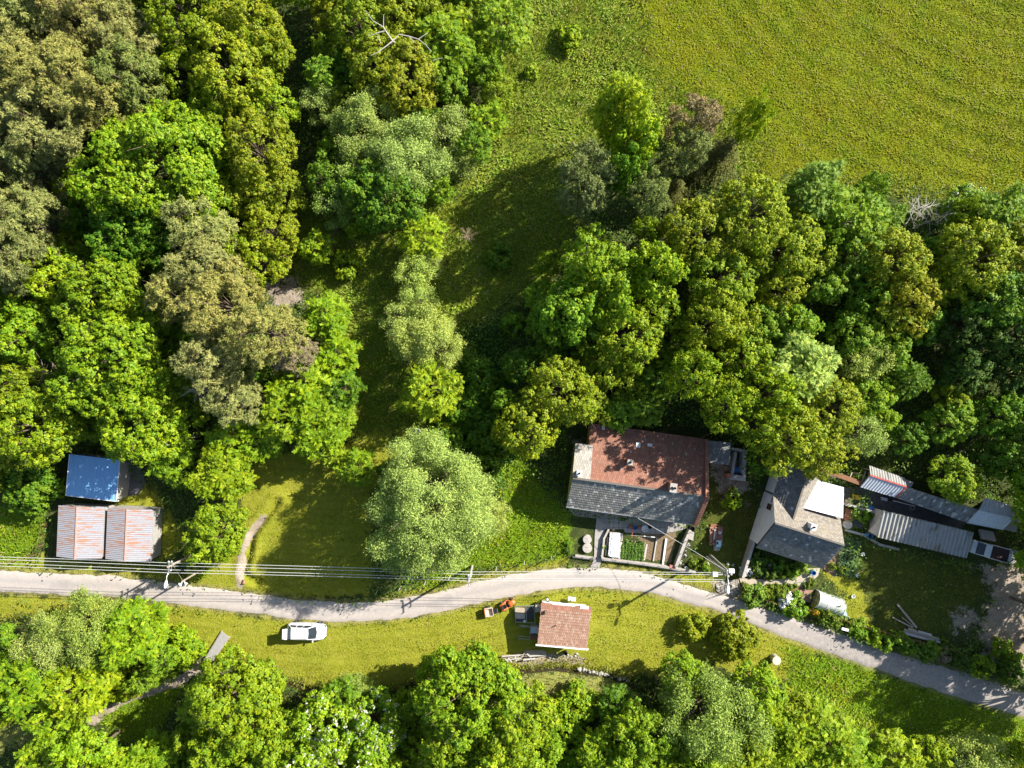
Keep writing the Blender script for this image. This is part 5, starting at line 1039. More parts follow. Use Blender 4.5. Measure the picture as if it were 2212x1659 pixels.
for x, y in ((440, 380), (560, 395), (437, 512), (545, 528)): p = tK(x, y); b.box((p.x, p.y, .25), (.05, .05, .5))
b.build('rails', m_steel, t)
rd = random.Random(12)
PILE = [((262, 697), (480, 672)), ((280, 712), (485, 690)), ((270, 690), (460, 678)), ((300, 730), (470, 705)), ((490, 650), (705, 645)), ((495, 660), (710, 655)), ((500, 672), (708, 668)), ((492, 640), (690, 632)), ((510, 690), (712, 680)), ((480, 728), (600, 712)), ((580, 722), (712, 690)), ((330, 705), (372, 752)), ((300, 715), (335, 748)), ((470, 700), (500, 648)), ((520, 665), (560, 700)), ((400, 690), (415, 740))]
for i, (a, c) in enumerate(PILE):
    z = .12 + .07 * (i % 5) + (.12 if i > 10 else 0); tag(MB().beam(tK(*a, z), tK(*c, z + rd.uniform(-.03, .05)), rd.uniform(.07, .15), rd.uniform(.05, .08)).build('timber', [m_greywood, m_wood, m_greywood][i % 3]), 'silvered plank or pole in the untidy pile below the cabin', 'timber', 'planks piled below the cabin')
p = tK(900, 645); t = tag(MB().lathe(p, [(.2, 0), (.23, .3), (.2, .6), (.17, .6), (.15, .2)], 14).build('black_bucket', m_black), 'black bucket in the shade under the white cabin gutter', 'bucket')
stn = []
for s in range(3):
    r = np.random.RandomState(s); bm = bmesh.new(); bmesh.ops.create_icosphere(bm, subdivisions=2, radius=1)
    for v in bm.verts: v.co *= 1 + .25 * math.sin(v.co.x * 2.3 + s) * math.cos(v.co.y * 3 + s) + r.uniform(-.07, .07)
    me = bpy.data.meshes.new('stone'); bm.to_mesh(me); bm.free(); me.materials.append(m_concrete); stn.append(me)
def stones(pts, r0, r1, label, group):
    for i, p in enumerate(pts):
        o = bpy.data.objects.new('stone', stn[i % 3]); COL.objects.link(o); s = rd.uniform(r0, r1); o.location = (p.x, p.y, ground_z(p) + s * .25); o.scale = (s, s * rd.uniform(.7, 1), s * .6); o.rotation_euler = (0, 0, rd.uniform(0, 6)); tag(o, label, 'stone', group)
stones([tH(820 + i * 17 + rd.uniform(-8, 8), 842 + i * 4.2 + rd.uniform(-14, 14)) for i in range(25)], .1, .26, 'rough grey stone in the line along the stream bank below the cabin', 'stones along the stream bank')
stones([tK(x, y) for x, y in ((730, 690), (745, 705), (760, 685), (780, 715), (800, 695), (890, 690), (925, 680), (960, 700), (1000, 690), (1030, 705), (1015, 670))], .08, .2, 'pale stone in the rubble under the cabin gutter', 'rubble under the cabin gutter')
stones([tP(x + rd.uniform(-15, 15), y + rd.uniform(-15, 15)) for x, y in ((410, 800), (450, 830), (520, 860), (590, 870), (620, 840), (640, 860), (600, 800), (550, 730), (480, 760), (290, 530), (250, 560), (540, 510), (590, 545), (610, 530))], .1, .25, 'broken slab or stone lying round the cottage gateway', 'rubble round the gateway')
stones([tG2(x + rd.uniform(-10, 10), y + rd.uniform(-10, 10)) for x, y in ((1130, 420), (1180, 440), (1120, 520), (1160, 540), (1140, 500), (1190, 400), (1210, 330), (1230, 200))], .1, .26, 'stone lying at the foot of the broad garden wall', 'stones by the broad garden wall')
p = tH(1580, 845); t = tag(MB().lathe(p, [(.16, 0), (.3, 0), (.34, .1), (.3, .2), (.16, .2), (.18, .1), (.16, .0)], 22).build('tyre', m_black), 'old black tyre lying in tree shadow at the lawn edge', 'tyre')
p = tI(412, 675, .85); p = Vector((p.x, p.y, 0)); t = thing('well_ring', 'free-standing pale concrete cylinder on the grass below the two bushes', 'well', p); MB().lathe(p, [(.44, -.1), (.44, .82)], 28).build('shaft', m_paleconc, t); MB().lathe(p + Vector((0, 0, .82)), [(.47, 0), (.47, .05), (.44, .07), (.02, .08)], 28).build('lid', plain('cream_lid', (0.6, 0.53, 0.4), .9, .15, 4), t)
p = tA(1015, 600); t = thing('garden_lamp', 'small white lamp post at the corner of the blue-roofed garage', 'lamp', p); MB().tube([p, p + Vector((0, 0, .8))], .04, 8).build('post', m_white, t); MB().box(p + Vector((0, 0, .9)), (.22, .22, .2)).build('head', m_white, t, bevel=.03)
slab('gravel_pad', [tA(*q) for q in ((1000, 290), (1160, 330), (1210, 470), (1150, 560), (990, 590), (960, 480))], -.1, .03, plain('dark_gravel', (0.13, 0.125, 0.13), .9, .35, 6))
p = tB(1478, 35); tag(MB().lathe(p, [(.3, 0), (.32, .5), (.3, .9), (.27, .9), (.26, .7), (.02, .68)], 18).build('metal_barrel', m_steel), 'dull metal barrel in deep shade above the silvery willow', 'barrel')
p = tA(2028, 1285); tag(MB().tube([p + Vector((0, .2, .05)), p + Vector((0, -.2, .25))], .16, 12).build('drain_pipe', plain('rusty_iron', (0.30, 0.16, 0.09))), 'rusty pipe end at the road end of the eroded gully', 'pipe')
# footbridge
q = [tF(1838, 528, .25), tF(1902, 575, .25), tF(1752, 782, .25), tF(1690, 772, .25)]; t = thing('footbridge', 'narrow grey plank footbridge across the stream', 'footbridge', (q[0] + q[2]) / 2); b = MB(); n_ = 26
for i in range(n_):
    f0, f1 = i / n_, (i + .93) / n_; a, c, d, e = q[0].lerp(q[3], f0), q[1].lerp(q[2], f0), q[1].lerp(q[2], f1), q[0].lerp(q[3], f1); b.prism([a.xy, c.xy, d.xy, e.xy], .16, .22 + rd.uniform(0, .012))
b.build('deck', plain('grey_decking', (0.33, 0.32, 0.30), .9, .25, 6), t); b = MB()
for a, c in ((0, 3), (1, 2)): b.beam(q[a] - Vector((0, 0, .18)), q[c] - Vector((0, 0, .18)), .14, .2)
b.build('bearer', m_wood, t)

# ---------------------------------------------------------------- yards and gardens
def tub(name, label, cat, p, r, h, mat, inner=m_black): 
    t = thing(name, label, cat, p); MB().lathe(p, [(r * .85, 0), (r, h * .9), (r, h), (r * .86, h), (r * .82, h * .35)], 18).build('shell', mat, t); MB().lathe(p + Vector((0, 0, h * .3)), [(r * .8, 0), (.02, .01)], 16).build('contents', inner, t); return t
def boxy(name, label, cat, p, size, mat, rz=0.0, z0=0.0, bev=.02): return tag(MB().box((p.x, p.y, z0 + size[2] / 2), size, rz).build(name, mat, bevel=bev), label, cat)
RZ = math.atan2(-(930 - 768), 1100)
tub('bucket', 'bright blue bucket on the farmhouse terrace', 'bucket', tC(1282, 945), .22, .4, m_blueplastic, m_blueplastic); boxy('planter', 'long dark red planter box beside the blue bucket', 'planter', tC(1272, 940) + Vector((-.28, .0, 0)), (.42, .34, .3), m_reddeck, RZ); boxy('planter', 'short dark red planter box between blue bucket and white basin', 'planter', tC(1318, 946), (.36, .34, .3), m_reddeck, RZ)
tub('basin', 'white basin with a dark hollow on the terrace', 'basin', tC(1362, 952), .36, .35, m_white, m_black); tub('pot', 'dark flower pot beside the white basin', 'pot', tC(1405, 940), .18, .35, m_black)
boxy('hatch', 'square black hatch in the terrace paving by the farmhouse wall', 'hatch', tC(1188, 880), (.5, .36, .12), m_black, RZ); boxy('stone_slab', 'small pale slab on the paving beside the foil-covered bed', 'slab', tC(1107, 962), (.26, .26, .14), m_paleconc, RZ)
a, c = tC(1265, 958, .9), tC(1260, 1034, 1.0); tag(MB().tube([a, c], .035, 6).build('striped_pole', m_rustred), 'thin red pole propped between terrace and vegetable rows', 'pole')
tag(MB().tube([tG2(590, 222, 1.3), tG2(860, 245, 1.3)], .012, 4).build('washing_line', m_wire), 'thin washing line stretched over the top of the vegetable rows', 'line')
for x, y, lab in ((742, 232, 'small white cloth pegged near the middle of the washing line'), (832, 242, 'longer white cloth pegged at the end of the washing line')): tag(MB().box(tG2(x, y, 1.2), (.16 if x < 800 else .4, .06, .25), -.08).build('cloth', m_white), lab, 'cloth')
# brick stack
fr = Fr(tP(390, 190), tP(455, 90) - tP(332, 90)); t = thing('brick_stack', 'stack of reddish bricks on a pallet in the shaded grass between the houses', 'bricks', tP(390, 190)); rot = Matrix((fr.u, -fr.v, Vector((0, 0, 1)))).transposed(); b = MB()
for j in range(12):
    for i in range(5):
        for k in range(2 if rd.random() < .75 else 1): b.box(fr.at(-.56 + i * .28 + rd.uniform(-.02, .02), -.95 + j * .165, .16 + k * .13), (.25, .13, .12), rot=rot)
b.build('bricks', plain('salvaged_brick', (0.36, 0.2, 0.15), .9, .4, 7), t); b = MB()
for y in (-.9, 0, .8): b.box(fr.at(0, y, .05), (1.45, .12, .1), rot=rot)
b.build('pallet', m_wood, t)
tag(MB().beam(tP(370, 230, .42), tP(388, 115, .45), .16, .1).build('grey_pipe', m_greywood), 'pale grey board lying along the brick stack', 'board'); tub('bowl', 'white bowl standing on the brick stack', 'bowl', tP(428, 140) + Vector((0, 0, .36)), .17, .16, m_white, m_paleconc)
t = thing('cyan_box', 'pale turquoise box with a dark hole at the low end of the brick stack', 'box', tP(415, 272)); MB().box(tP(415, 272) + Vector((0, 0, .25)), (.5, .72, .5), -.05).build('case', plain('turquoise_plastic', (0.42, 0.68, 0.74), .5, .1, 3), t, bevel=.02); MB().box(tP(413, 276, .51), (.2, .26, .03)).build('opening', m_black, t)
boxy('sill_plank', 'dark plank lying above the brick stack', 'plank', tP(390, 66), (1.1, .32, .1), m_brownwood, -.1)
stones([tP(x, y) for x, y in ((385, 325), (410, 335), (400, 350), (430, 345), (380, 352))], .12, .2, 'broken concrete lump below the turquoise box', 'concrete lumps by the bricks')
tub('barrel', 'black drum with pipes beside the farmhouse corner', 'drum', tP(100, 95), .3, .55, m_black); slab('corner_slab', [tP(*q) for q in ((70, 125), (130, 145), (118, 240), (50, 215))], -.1, .3, m_paleconc)
t = thing('trestle', 'dark trestle of crossed poles at the foot of the broad garden wall', 'trestle', tG2(1170, 430)); b = MB()
for a, c in (((1120, 400), (1210, 470)), ((1130, 470), (1200, 395)), ((1150, 390), (1160, 480))): b.tube([tG2(*a, .1), tG2(*c, .9)], .04, 6)
b.build('poles', m_black, t)
boxy('red_crate', 'faded red crate on the corner of the vegetable garden wall', 'crate', tG2(1032, 556), (.55, .4, .55), plain('faded_red', (0.5, 0.2, 0.17), .8, .15, 3), -.1); tub('white_pot', 'white upright pot on the corner of the garden wall nearest the gateway', 'pot', tG2(1186, 570), .17, .4, m_white)
# courtyard things
boxy('yellow_crate', 'bright yellow crate in the rear courtyard', 'crate', tS(140, 256), (.85, .5, .4), m_yellow, -.15)
for x, y, lab in ((104, 274, 'cream sack, the one nearest the yellow crate'), (102, 294, 'cream sack between yellow crate and white tub'), (84, 285, 'cream sack lying closest to the white roof sheet')):
    o = bpy.data.objects.new('sack', stn[0]); COL.objects.link(o); o.location = tS(x, y, .2); o.scale = (.3, .22, .24); tag(o, lab, 'sack'); o.material_slots[0].link = 'OBJECT'; o.material_slots[0].material = plain('cream_sacking', (0.62, 0.55, 0.32), .9, .15, 5)
tub('white_tub', 'white tub with blue contents on the whitewashed courtyard wall', 'tub', tS(151, 314), .26, .9, m_white, m_blueplastic)
t = tag(MB().prism([tS(*q).xy for q in ((195, 292), (240, 315), (272, 338), (255, 352), (215, 335), (205, 325))], .02, .55).build('tarpaulin', m_blueplastic, bevel=.08), 'bright blue tarpaulin over a heap by the courtyard wall', 'tarpaulin')
tag(MB().beam(tS(170, 292, .5), tS(200, 335, .2), .14, .05).build('board', m_wood), 'board leaning beside the bright blue tarpaulin', 'board')
t = thing('hand_tiller', 'grey wheeled garden machine parked under the tin shed eave', 'machine', tS(338, 270)); MB().box(tS(330, 270, .4), (.7, .35, .35), -.2).build('engine', m_steel, t, bevel=.03)
for x in (322, 362): wheel(t, tS(x, 278, .22), .22, .12, Vector((.2, 1, 0)).normalized())
b = MB(); b.tube([tS(345, 262, .5), tS(372, 268, .9)], .02, 5); b.tube([tS(345, 276, .5), tS(372, 282, .9)], .02, 5); b.build('handle', m_black, t)
p = tS(517, 328); tag(MB().lathe(p, [(.14, 0), (.28, 0), (.32, .09), (.28, .18), (.14, .18), (.16, .09), (.14, 0)], 20).build('tyre', plain('dusty_rubber', (0.3, 0.28, 0.25), .9, .2, 4)), 'dusty pale tyre lying in the dark rear courtyard', 'tyre')
tag(MB().tube([tS(392, 282, .9), tS(538, 318, .9)], .05, 6).build('eave_pipe', m_white), 'long white pipe propped under the slate shed eave', 'pipe')
tub('rain_barrel', 'blue rain barrel at the pale end of the long shed', 'barrel', tS(213, 510), .3, .85, m_blueplastic); tub('rain_barrel', 'blue rain barrel beside the sandy path under the slate eave', 'barrel', tY(717, 160), .26, .7, m_blueplastic)
p = tS(80, 440); t = thing('well_cover', 'round cream well lid beside the cottage tan roof', 'well cover', p); MB().lathe(p, [(.44, 0), (.44, .4), (.4, .44), (.02, .45)], 24).build('ring', m_paleconc, t)
b = MB()
for i in range(6): a, c = tS(82 + i * 11, 334 + i * 2, .12), tS(66 + i * 10, 412 + i * 2, .12); b.beam(a, c, .15, .05)
tag(b.build('wooden_deck', m_reddeck), 'small red-brown slatted deck next to the round well lid', 'deck'); slab('water_pad', [tS(*q) for q in ((125, 400), (190, 405), (205, 470), (115, 462))], -.1, .06, plain('wet_slab', (0.07, 0.08, 0.085), .3, .2, 3))
for f, x, y, lab in ((tE, 1035, 830, 'white pot at the edge of the cabbage bed'), (tE, 995, 982, 'white pot at the lower end of the cabbage bed'), (tE, 965, 1135, 'white ball-shaped pot on the grass behind the greenhouse'), (tY, 1057, 597, 'small white pot at the blue end of the greenhouse')): tub('white_pot', lab, 'pot', f(x, y), .2, .22, m_white, m_paleconc)
# greenhouse: ribs, skin, glazed end
ga, gb = tY(738, 408), tY(975, 492); fr = Fr(ga, gb - ga); L = (gb - ga).length; R = .92
t = thing('greenhouse', 'small arched greenhouse with a white ribbed cover behind the flower hedge', 'greenhouse', fr.at(L / 2, 0)); arc = [(R * math.cos(math.pi * k / 14), .35 + 1.25 * math.sin(math.pi * k / 14)) for k in range(15)]; arc = [(R, 0)] + arc + [(-R, 0)]
b = MB(); n_ = len(arc); vs = [fr.at(x, y, z) for x in (0, L) for y, z in arc]; b.add(vs, [(k, k + 1, n_ + k + 1, n_ + k) for k in range(n_ - 1)])
g = NG('milky_film'); sh = g.bsdf(g.ramp(g.noise(2, 4, .6, g.obj()), [(.35, (.52, .56, .52)), (.65, (.74, .76, .72))]), .3, None, 0, .5); tr = g.n('ShaderNodeBsdfTranslucent'); g.put(tr.inputs[0], (.6, .65, .55)); mx = g.n('ShaderNodeMixShader'); mx.inputs[0].default_value = .35; g.t.links.new(sh.outputs[0], mx.inputs[1]); g.t.links.new(tr.outputs[0], mx.inputs[2]); m_film = g.done(mx)
b.build('cover', m_film, t, smooth=True)
for i in range(4): MB().tube([fr.at(L * i / 3, y * 1.012, z * 1.008) for y, z in arc], .035, 6).build('rib', m_white, t)
e = MB()
for y in (-R, -R * .33, R * .33, R): e.tube([fr.at(-.03, y, 0), fr.at(-.03, y, .35 + 1.25 * math.sqrt(max(0, 1 - (y / R) ** 2)) + .01)], .03, 5)
for z in (.5, 1.0): e.tube([fr.at(-.03, -R, z), fr.at(-.03, R, z)], .025, 5)
e.build('end_frame', m_brownwood, t)
for x, m_ in ((.0, plain('straw_coloured_glazing', (0.55, 0.5, 0.25), .4, .12, 3)), (L, plain('blue_glazing', (0.4, 0.6, 0.62), .4, .1, 3))): MB().add([fr.at(x, y * .97, z * .98) for y, z in arc], [tuple(range(n_))]).build('end_panel', m_, t)
tag(MB().prism([tY(*q).xy for q in ((985, 520), (1035, 530), (1050, 580), (1000, 590), (975, 555))], .02, .35).build('plastic_sheet', plain('light_blue_sheet', (0.42, 0.6, 0.66), .4, .1, 3), bevel=.08), 'heap of light blue plastic sheet at the greenhouse end', 'sheet')
for x, y, lab in ((545, 370, 'terracotta pipe ring nearest the white-flowering bush'), (585, 362, 'terracotta pipe ring nearest the brick paving'), (385, 360, 'terracotta pipe ring alone among the hedge plants')): p = tY(x, y); tag(MB().lathe(p, [(.18, 0), (.2, .3), (.15, .3), (.13, .02)], 14).build('pipe_ring', plain('terracotta', (0.42, 0.25, 0.16), .9, .2, 5)), lab, 'pipe ring')
boxy('paving_stone', 'square brown lid in the dark flower bed before the slate roof', 'lid', tY(330, 108), (.6, .58, .2), plain('brown_lid', (0.3, 0.26, 0.2), .9, .2, 4), -.1)
tag(MB().tube([tY(x, y, .08) for x, y in ((690, 420), (650, 370), (625, 300), (640, 260), (690, 200), (735, 195), (738, 230), (690, 270), (600, 262), (520, 285), (475, 262), (500, 232), (560, 225), (578, 250), (555, 275))], .022, 5).build('garden_hose', plain('green_hose', (0.08, 0.2, 0.13), .5, .1, 4)), 'green garden hose looped across the sandy path', 'hose')
p = tY(1040, 712, 1.0); t = thing('road_sign', 'small white board on a post facing the lane beside the hedge', 'sign', (p.x, p.y, 0)); MB().tube([(p.x - .3, p.y - .05, 0), (p.x - .3, p.y - .05, 1.0)], .03, 6).build('post', m_steel, t); MB().box(p, (.75, .28, .05), -.25).build('board', m_white, t)
# timber in the back field
for a, c, w, lab in (((1290, 1195), (1430, 1365), .2, 'thickest brown beam lying askew on the shaded grass'), ((1255, 1290), (1400, 1365), .14, 'pale beam lying lowest of the three loose beams on the shaded grass'), ((1325, 1290), (1410, 1360), .09, 'thin short beam between the two longer loose beams')): tag(MB().beam(tE(*a, .12), tE(*c, .14), w, w * .8).build('beam', m_wood), lab, 'beam')
for i, (a, c) in enumerate((((1332, 1395), (1590, 1468)), ((1340, 1380), (1560, 1440)), ((1345, 1405), (1602, 1472)), ((1370, 1372), (1430, 1392)), ((1400, 1390), (1600, 1452)), ((1360, 1412), (1500, 1450)), ((1440, 1392), (1540, 1420)))): tag(MB().beam(tE(*a, .1 + .09 * (i % 4)), tE(*c, .1 + .09 * (i % 4)), .24, .08).build('plank', [m_greywood, m_wood][i % 2]), 'weathered plank in the neat pile on the shaded grass', 'plank', 'planks in the lumber pile')
tag(MB().box(tI(1925, 625, .2), (.9, .22, .3), -.1).build('trough', m_steel), 'grey metal trough in the hedge at the far bend of the lane', 'trough')

# ---------------------------------------------------------------- special trees and shrubs
def toD(p): return (p.x / MPP + 1106, 829.5 - p.y / MPP)
PAL.update(yl=(0.5, 0.36, 0.01), wh=(0.5, 0.52, 0.45), lm=(0.17, 0.24, 0.012))
WORDS.update(yl='golden yellow', wh='white-blossomed', lm='lime green')
def shrub(f, x, y, r, pal, label=None, mat=None, h=None):
    q = toD(f(x, y, r * .8)); add_tree(q[0], q[1], r / MPP, 'bush', pal, h or r * 1.35, label, mat)
shrub(tY, 110, 330, .5, 'lm'); shrub(tY, 180, 425, 1.15, 'bg', 'rounded bluish-green bush leading the roadside flower hedge by the gateway'); shrub(tY, 255, 370, .7, 'gr'); shrub(tY, 330, 390, .7, 'lm'); shrub(tY, 425, 415, .95, 'lm')
shrub(tY, 505, 475, .85, 'wh', 'silvery white flowering bush in the middle of the roadside hedge', m_white); shrub(tY, 610, 525, 1.15, 'gr', 'green bush dotted with white flowers between silvery bush and golden bush', m_bloom); shrub(tY, 790, 540, .7, 'yl', 'golden yellow bush against the greenhouse'); shrub(tY, 890, 600, .95, 'lm'); shrub(tY, 985, 640, .85, 'lm')
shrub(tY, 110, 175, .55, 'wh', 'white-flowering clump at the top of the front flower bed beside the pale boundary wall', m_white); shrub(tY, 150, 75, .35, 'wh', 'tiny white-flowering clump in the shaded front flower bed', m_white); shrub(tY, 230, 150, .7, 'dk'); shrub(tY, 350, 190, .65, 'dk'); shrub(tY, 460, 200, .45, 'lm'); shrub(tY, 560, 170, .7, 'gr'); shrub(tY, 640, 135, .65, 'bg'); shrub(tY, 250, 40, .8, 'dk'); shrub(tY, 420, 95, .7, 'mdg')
for x, y, r in ((300, 325, .3), (350, 318, .35), (420, 318, .32), (480, 325, .35), (520, 315, .35), (575, 305, .25), (690, 300, .35), (740, 270, .4), (930, 120, .4), (1020, 155, .4), (1230, 210, .35)): shrub(tY, x, y, r, 'lm')
for f, x, y, r, p_ in ((tE, 1040, 1395, .9, 'gr'), (tE, 1130, 1440, .95, 'mg'), (tE, 1215, 1490, .85, 'gr'), (tE, 1340, 1445, .5, 'gr'), (tE, 1410, 1525, .8, 'gr'), (tE, 1540, 1565, .85, 'mdg'), (tE, 1640, 1470, .4, 'lm'), (tE, 970, 1360, .6, 'lm'), (tI, 1955, 745, 1.2, 'mg'), (tI, 2090, 625, 1.0, 'ag'), (tI, 2170, 790, 1.2, 'mdg'), (tI, 1560, 600, .8, 'gr'), (tI, 1790, 690, .9, 'dk'), (tI, 2190, 690, .9, 'gr'), (tC, 2115, 725, .95, 'mg'), (tS, 165, 370, .5, 'wg'), (tS, 205, 385, .7, 'mdg'), (tS, 250, 380, .5, 'gr'), (tI, 1380, 580, .8, 'mdg'), (tI, 1300, 545, .8, 'gr'), (tI, 1660, 655, .7, 'pb')): shrub(f, x, y, r, p_)
for f, x, y, r, p_ in ((tC, 720, 1090, .35, 'mdg'), (tC, 720, 1150, .4, 'dk'), (tG2, 302, 360, .3, 'gr'), (tP, 240, 520, .45, 'lm'), (tP, 140, 545, .5, 'lm'), (tP, 290, 590, .4, 'gr')): shrub(f, x, y, r, p_)
def bare_tree(name, label, base, top, mat, nb, spread, seed, r=.12, droop=.1, up=.3):
    rr = random.Random(seed); t = thing(name, label, 'tree', base); b = MB(); b.tube([base, base.lerp(top, .5), top], r, 8, .02); b.build('trunk', mat, t); b = MB()
    for i in range(nb):
        f = .35 + .63 * i / nb; s = base.lerp(top, f); a = i * 2.4 + rr.uniform(-.4, .4); l = spread * (1.1 - f * .75) * rr.uniform(.7, 1.1); d = Vector((math.cos(a), math.sin(a), up))
        m_ = s + d * l * .5; e = s + d * l - Vector((0, 0, droop * l)); b.tube([s, m_, e], r * .28, 5, .012)
        for k in range(4): q = s.lerp(e, .35 + .16 * k); b.tube([q, q + Vector((math.cos(a + rr.uniform(-1.2, 1.2)), math.sin(a + rr.uniform(-1.2, 1.2)), rr.uniform(-.1, .5))) * l * .3], r * .09 + .006, 4, .006)
    b.build('branch', mat, t); return t
t8 = tile(2800, 650, 1.58); tp = t8(1105, 192, 7.2); bs = t8(880, 240, 0)
bare_tree('dead_tree', 'tall bare grey dead tree with spoke-like branches at the meadow edge', bs, tp, m_palebark, 26, 2.6, 3, .14, .05, .1); tp = t8(1215, 235, 5.5); bare_tree('dead_tree', 'smaller bare dead tree against the white-flowering tree at the meadow edge', Vector((tp.x - .8, tp.y - .3, 0)), tp, m_palebark, 14, 1.8, 8, .1, .1, .1)
add_tree(2082, 452, 56, 'maple', 'gr', 5.5, 'rounded tree edged with cream blossom at the meadow edge by the bare dead tree', m_bloom, 'flowering_tree')
t2 = tile(900, 0, 2.212); base = t2(1330, 420, 0); t = thing('dead_tree', 'dead tree whose long white bare limbs reach over the crowns near the top edge', 'tree', base); b = MB(); k9 = 10.2; hub = t2(1268, 340, 8.5); b.tube([base, base.lerp(hub, .6), hub], .16, 8, .09); b.build('trunk', m_palebark, t); b = MB()
for ln, r_ in (([(1268, 340), (1215, 265), (1190, 225), (1100, 170), (1040, 85)], .08), ([(1200, 258), (1130, 275), (1080, 297), (1055, 262)], .06), ([(1268, 340), (1215, 380), (1150, 430), (1088, 460)], .07), ([(1320, 285), (1400, 300), (1480, 325), (1540, 370), (1590, 430)], .055), ([(1268, 340), (1320, 285)], .06), ([(1480, 325), (1530, 290), (1560, 270)], .035), ([(1600, 500), (1680, 480)], .03), ([(1190, 225), (1192, 120)], .03), ([(1150, 300), (1165, 360)], .03), ([(1400, 300), (1455, 355)], .03)):
    b.tube([t2(x, y, k9 - (.8 if r_ == .06 else 0)) for x, y in ln], r_, 5, .02)
b.build('branch', m_palebark, t)
t5 = tile(0, 700, 1.659); p = t5(1250, 1330, 0); tp = t5(1170, 1260, 8.0); bare_tree('dead_tree', 'bare twiggy grey tree among the lime crowns above the blue garage', Vector((tp.x + .6, tp.y - .4, 0)), tp, m_palebark, 22, 2.7, 21, .13, .05, .15); tp = t5(220, 1150, 8.0); bare_tree('dead_tree', 'bare twiggy tree between crowns near the wooded edge of the hillside', Vector((tp.x + .6, tp.y - .4, 0)), tp, m_drybark, 18, 2.4, 22, .12, .05, .15)
tp = t5(1000, 1590, 7.5); bare_tree('dead_tree', 'small pale bare tree poking out above the tin garages', Vector((tp.x + .4, tp.y, 0)), tp, m_palebark, 14, 1.6, 23, .09, .05, .2)
for (x, y, r, lab) in ((1010, 512, 1.4, 'dry pinkish leafless bush at the edge of the long tree shadow'), (730, 495, 1.1, 'dry grey leafless bush beside the yellow bush in the glade'), (1020, 200, .9, 'dry leafless bush among the feathery crowns near the top edge')):
    q = D(x, y); bare_tree('dry_bush', lab, q, q + Vector((.1, 0, 1.3)), m_drybark, 30, r, int(x), .05, .0, .5); 
q = tC(2195, 745); bare_tree('dry_bush', 'small dry star-shaped bush beside the pale boundary wall', q, q + Vector((0, 0, .7)), m_drybark, 16, .8, 4, .04, 0, .4)
# spruce: whorls of drooping boughs
r = np.random.RandomState(9); Hs, Rs = 9.0, 2.9; P_, N_, T_, tn = [], [], [], []; bm = MB()
for w in range(15):
    z = 1.2 + (Hs - 1.4) * w / 15; l0 = Rs * (1 - w / 15.5) ** .85; nb = 9 if w < 10 else 6
    for k in range(nb):
        a = 6.283 * k / nb + w * .7 + r.uniform(-.2, .2); l = l0 * r.uniform(.75, 1.15); d = np.array([math.cos(a), math.sin(a), 0]); sdv = np.array([-math.sin(a), math.cos(a), 0]); n_ = int(70 * l / Rs) + 10
        t_ = r.uniform(.12, 1, n_); dz = -.38 * l * t_ ** 1.6 + .1 * l * t_; wd = .22 * l * (1.05 - t_) + .07
        side = r.uniform(-1, 1, n_); P_.append(np.array([0, 0, z]) + d * (t_ * l)[:, None] + sdv * (side * wd)[:, None] + np.array([0, 0, 1]) * (dz - .1 * np.abs(side) * l * .3)[:, None])
        T_.append(d * .8 + sdv * (side * 1.2)[:, None] + r.randn(n_, 3) * .15); N_.append(np.array([0, 0, 1.]) + d * .3 + r.randn(n_, 3) * .35); tn.append(r.rand(n_))
        bm.tube([(0, 0, z), tuple(d * l * .6 + np.array([0, 0, z + .06 * l])), tuple(d * l * .95 + np.array([0, 0, z - .25 * l]))], .03, 4, .008)
P_, N_, T_ = np.concatenate(P_), unit(np.concatenate(N_)), np.concatenate(T_); V = leaf_quads(P_, N_, T_, np.full(len(P_), .15), np.full(len(P_), .05))
sp_me = np_mesh('spruce_crown', V, np.arange(len(V)).reshape(-1, 4), m_needle, {'tone': ('FACE', np.concatenate(tn)), 'bloom': ('FACE', np.zeros(len(P_)))}); bm.tube([(0, 0, -.1), (0, 0, Hs * .97)], .16, 8, .02); o = bm.build('trunk', m_bark); sp_tr = o.data; bpy.data.objects.remove(o)
def spruce(x, y, s, label):
    q = D(x, y, 6.5 * s); t = thing('spruce_tree', label, 'tree', (q.x, q.y, 0)); o = bpy.data.objects.new('crown', sp_me); COL.objects.link(o); o.parent = t; o.color = (0.14, 0.155, 0.03, 1); b = bpy.data.objects.new('trunk', sp_tr); COL.objects.link(b); b.parent = t; t.scale = (s, s, s)
spruce(1572, 318, 1.0, 'dark spruce with sunlit drooping bough tips where wood meets meadow'); spruce(1510, 345, .85, 'second shorter spruce in shade beside the sunlit spruce'); spruce(1465, 400, .7, 'smallest shaded spruce below the twiggy browning pine')
# ---------------------------------------------------------------- grass and undergrowth (uncountable)
def grid_val(W, X, Y):
    i = np.clip(np.searchsorted(ax, X), 0, len(ax) - 1); j = np.clip(np.searchsorted(ay, Y), 0, len(ay) - 1); return W[j, i]
g = NG('grass_blades'); base = g.n('ShaderNodeObjectInfo').outputs['Color']; tone = g.attr('tone'); ptc = g.noise(.35, 4, .6, g.pos()); pt2 = g.noise(1.6, 3, .6, g.pos())
hs = g.n('ShaderNodeHueSaturation'); g.put(hs.inputs['Color'], base); g.put(hs.inputs['Hue'], g.math('ADD', .5, g.math('MULTIPLY', g.math('SUBTRACT', ptc, .5), -.16))); g.put(hs.inputs['Value'], g.math('ADD', .3, g.math('ADD', g.math('MULTIPLY', tone, .6), g.math('MULTIPLY', pt2, .85))))
dry = g.mix(g.math('GREATER_THAN', g.attr('dry'), .93), hs.outputs[0], (0.4, 0.33, 0.14)); b = g.bsdf(dry, .7, None, 0, .2); t_ = g.n('ShaderNodeBsdfTranslucent'); g.put(t_.inputs[0], dry); mx = g.n('ShaderNodeMixShader'); mx.inputs[0].default_value = .3
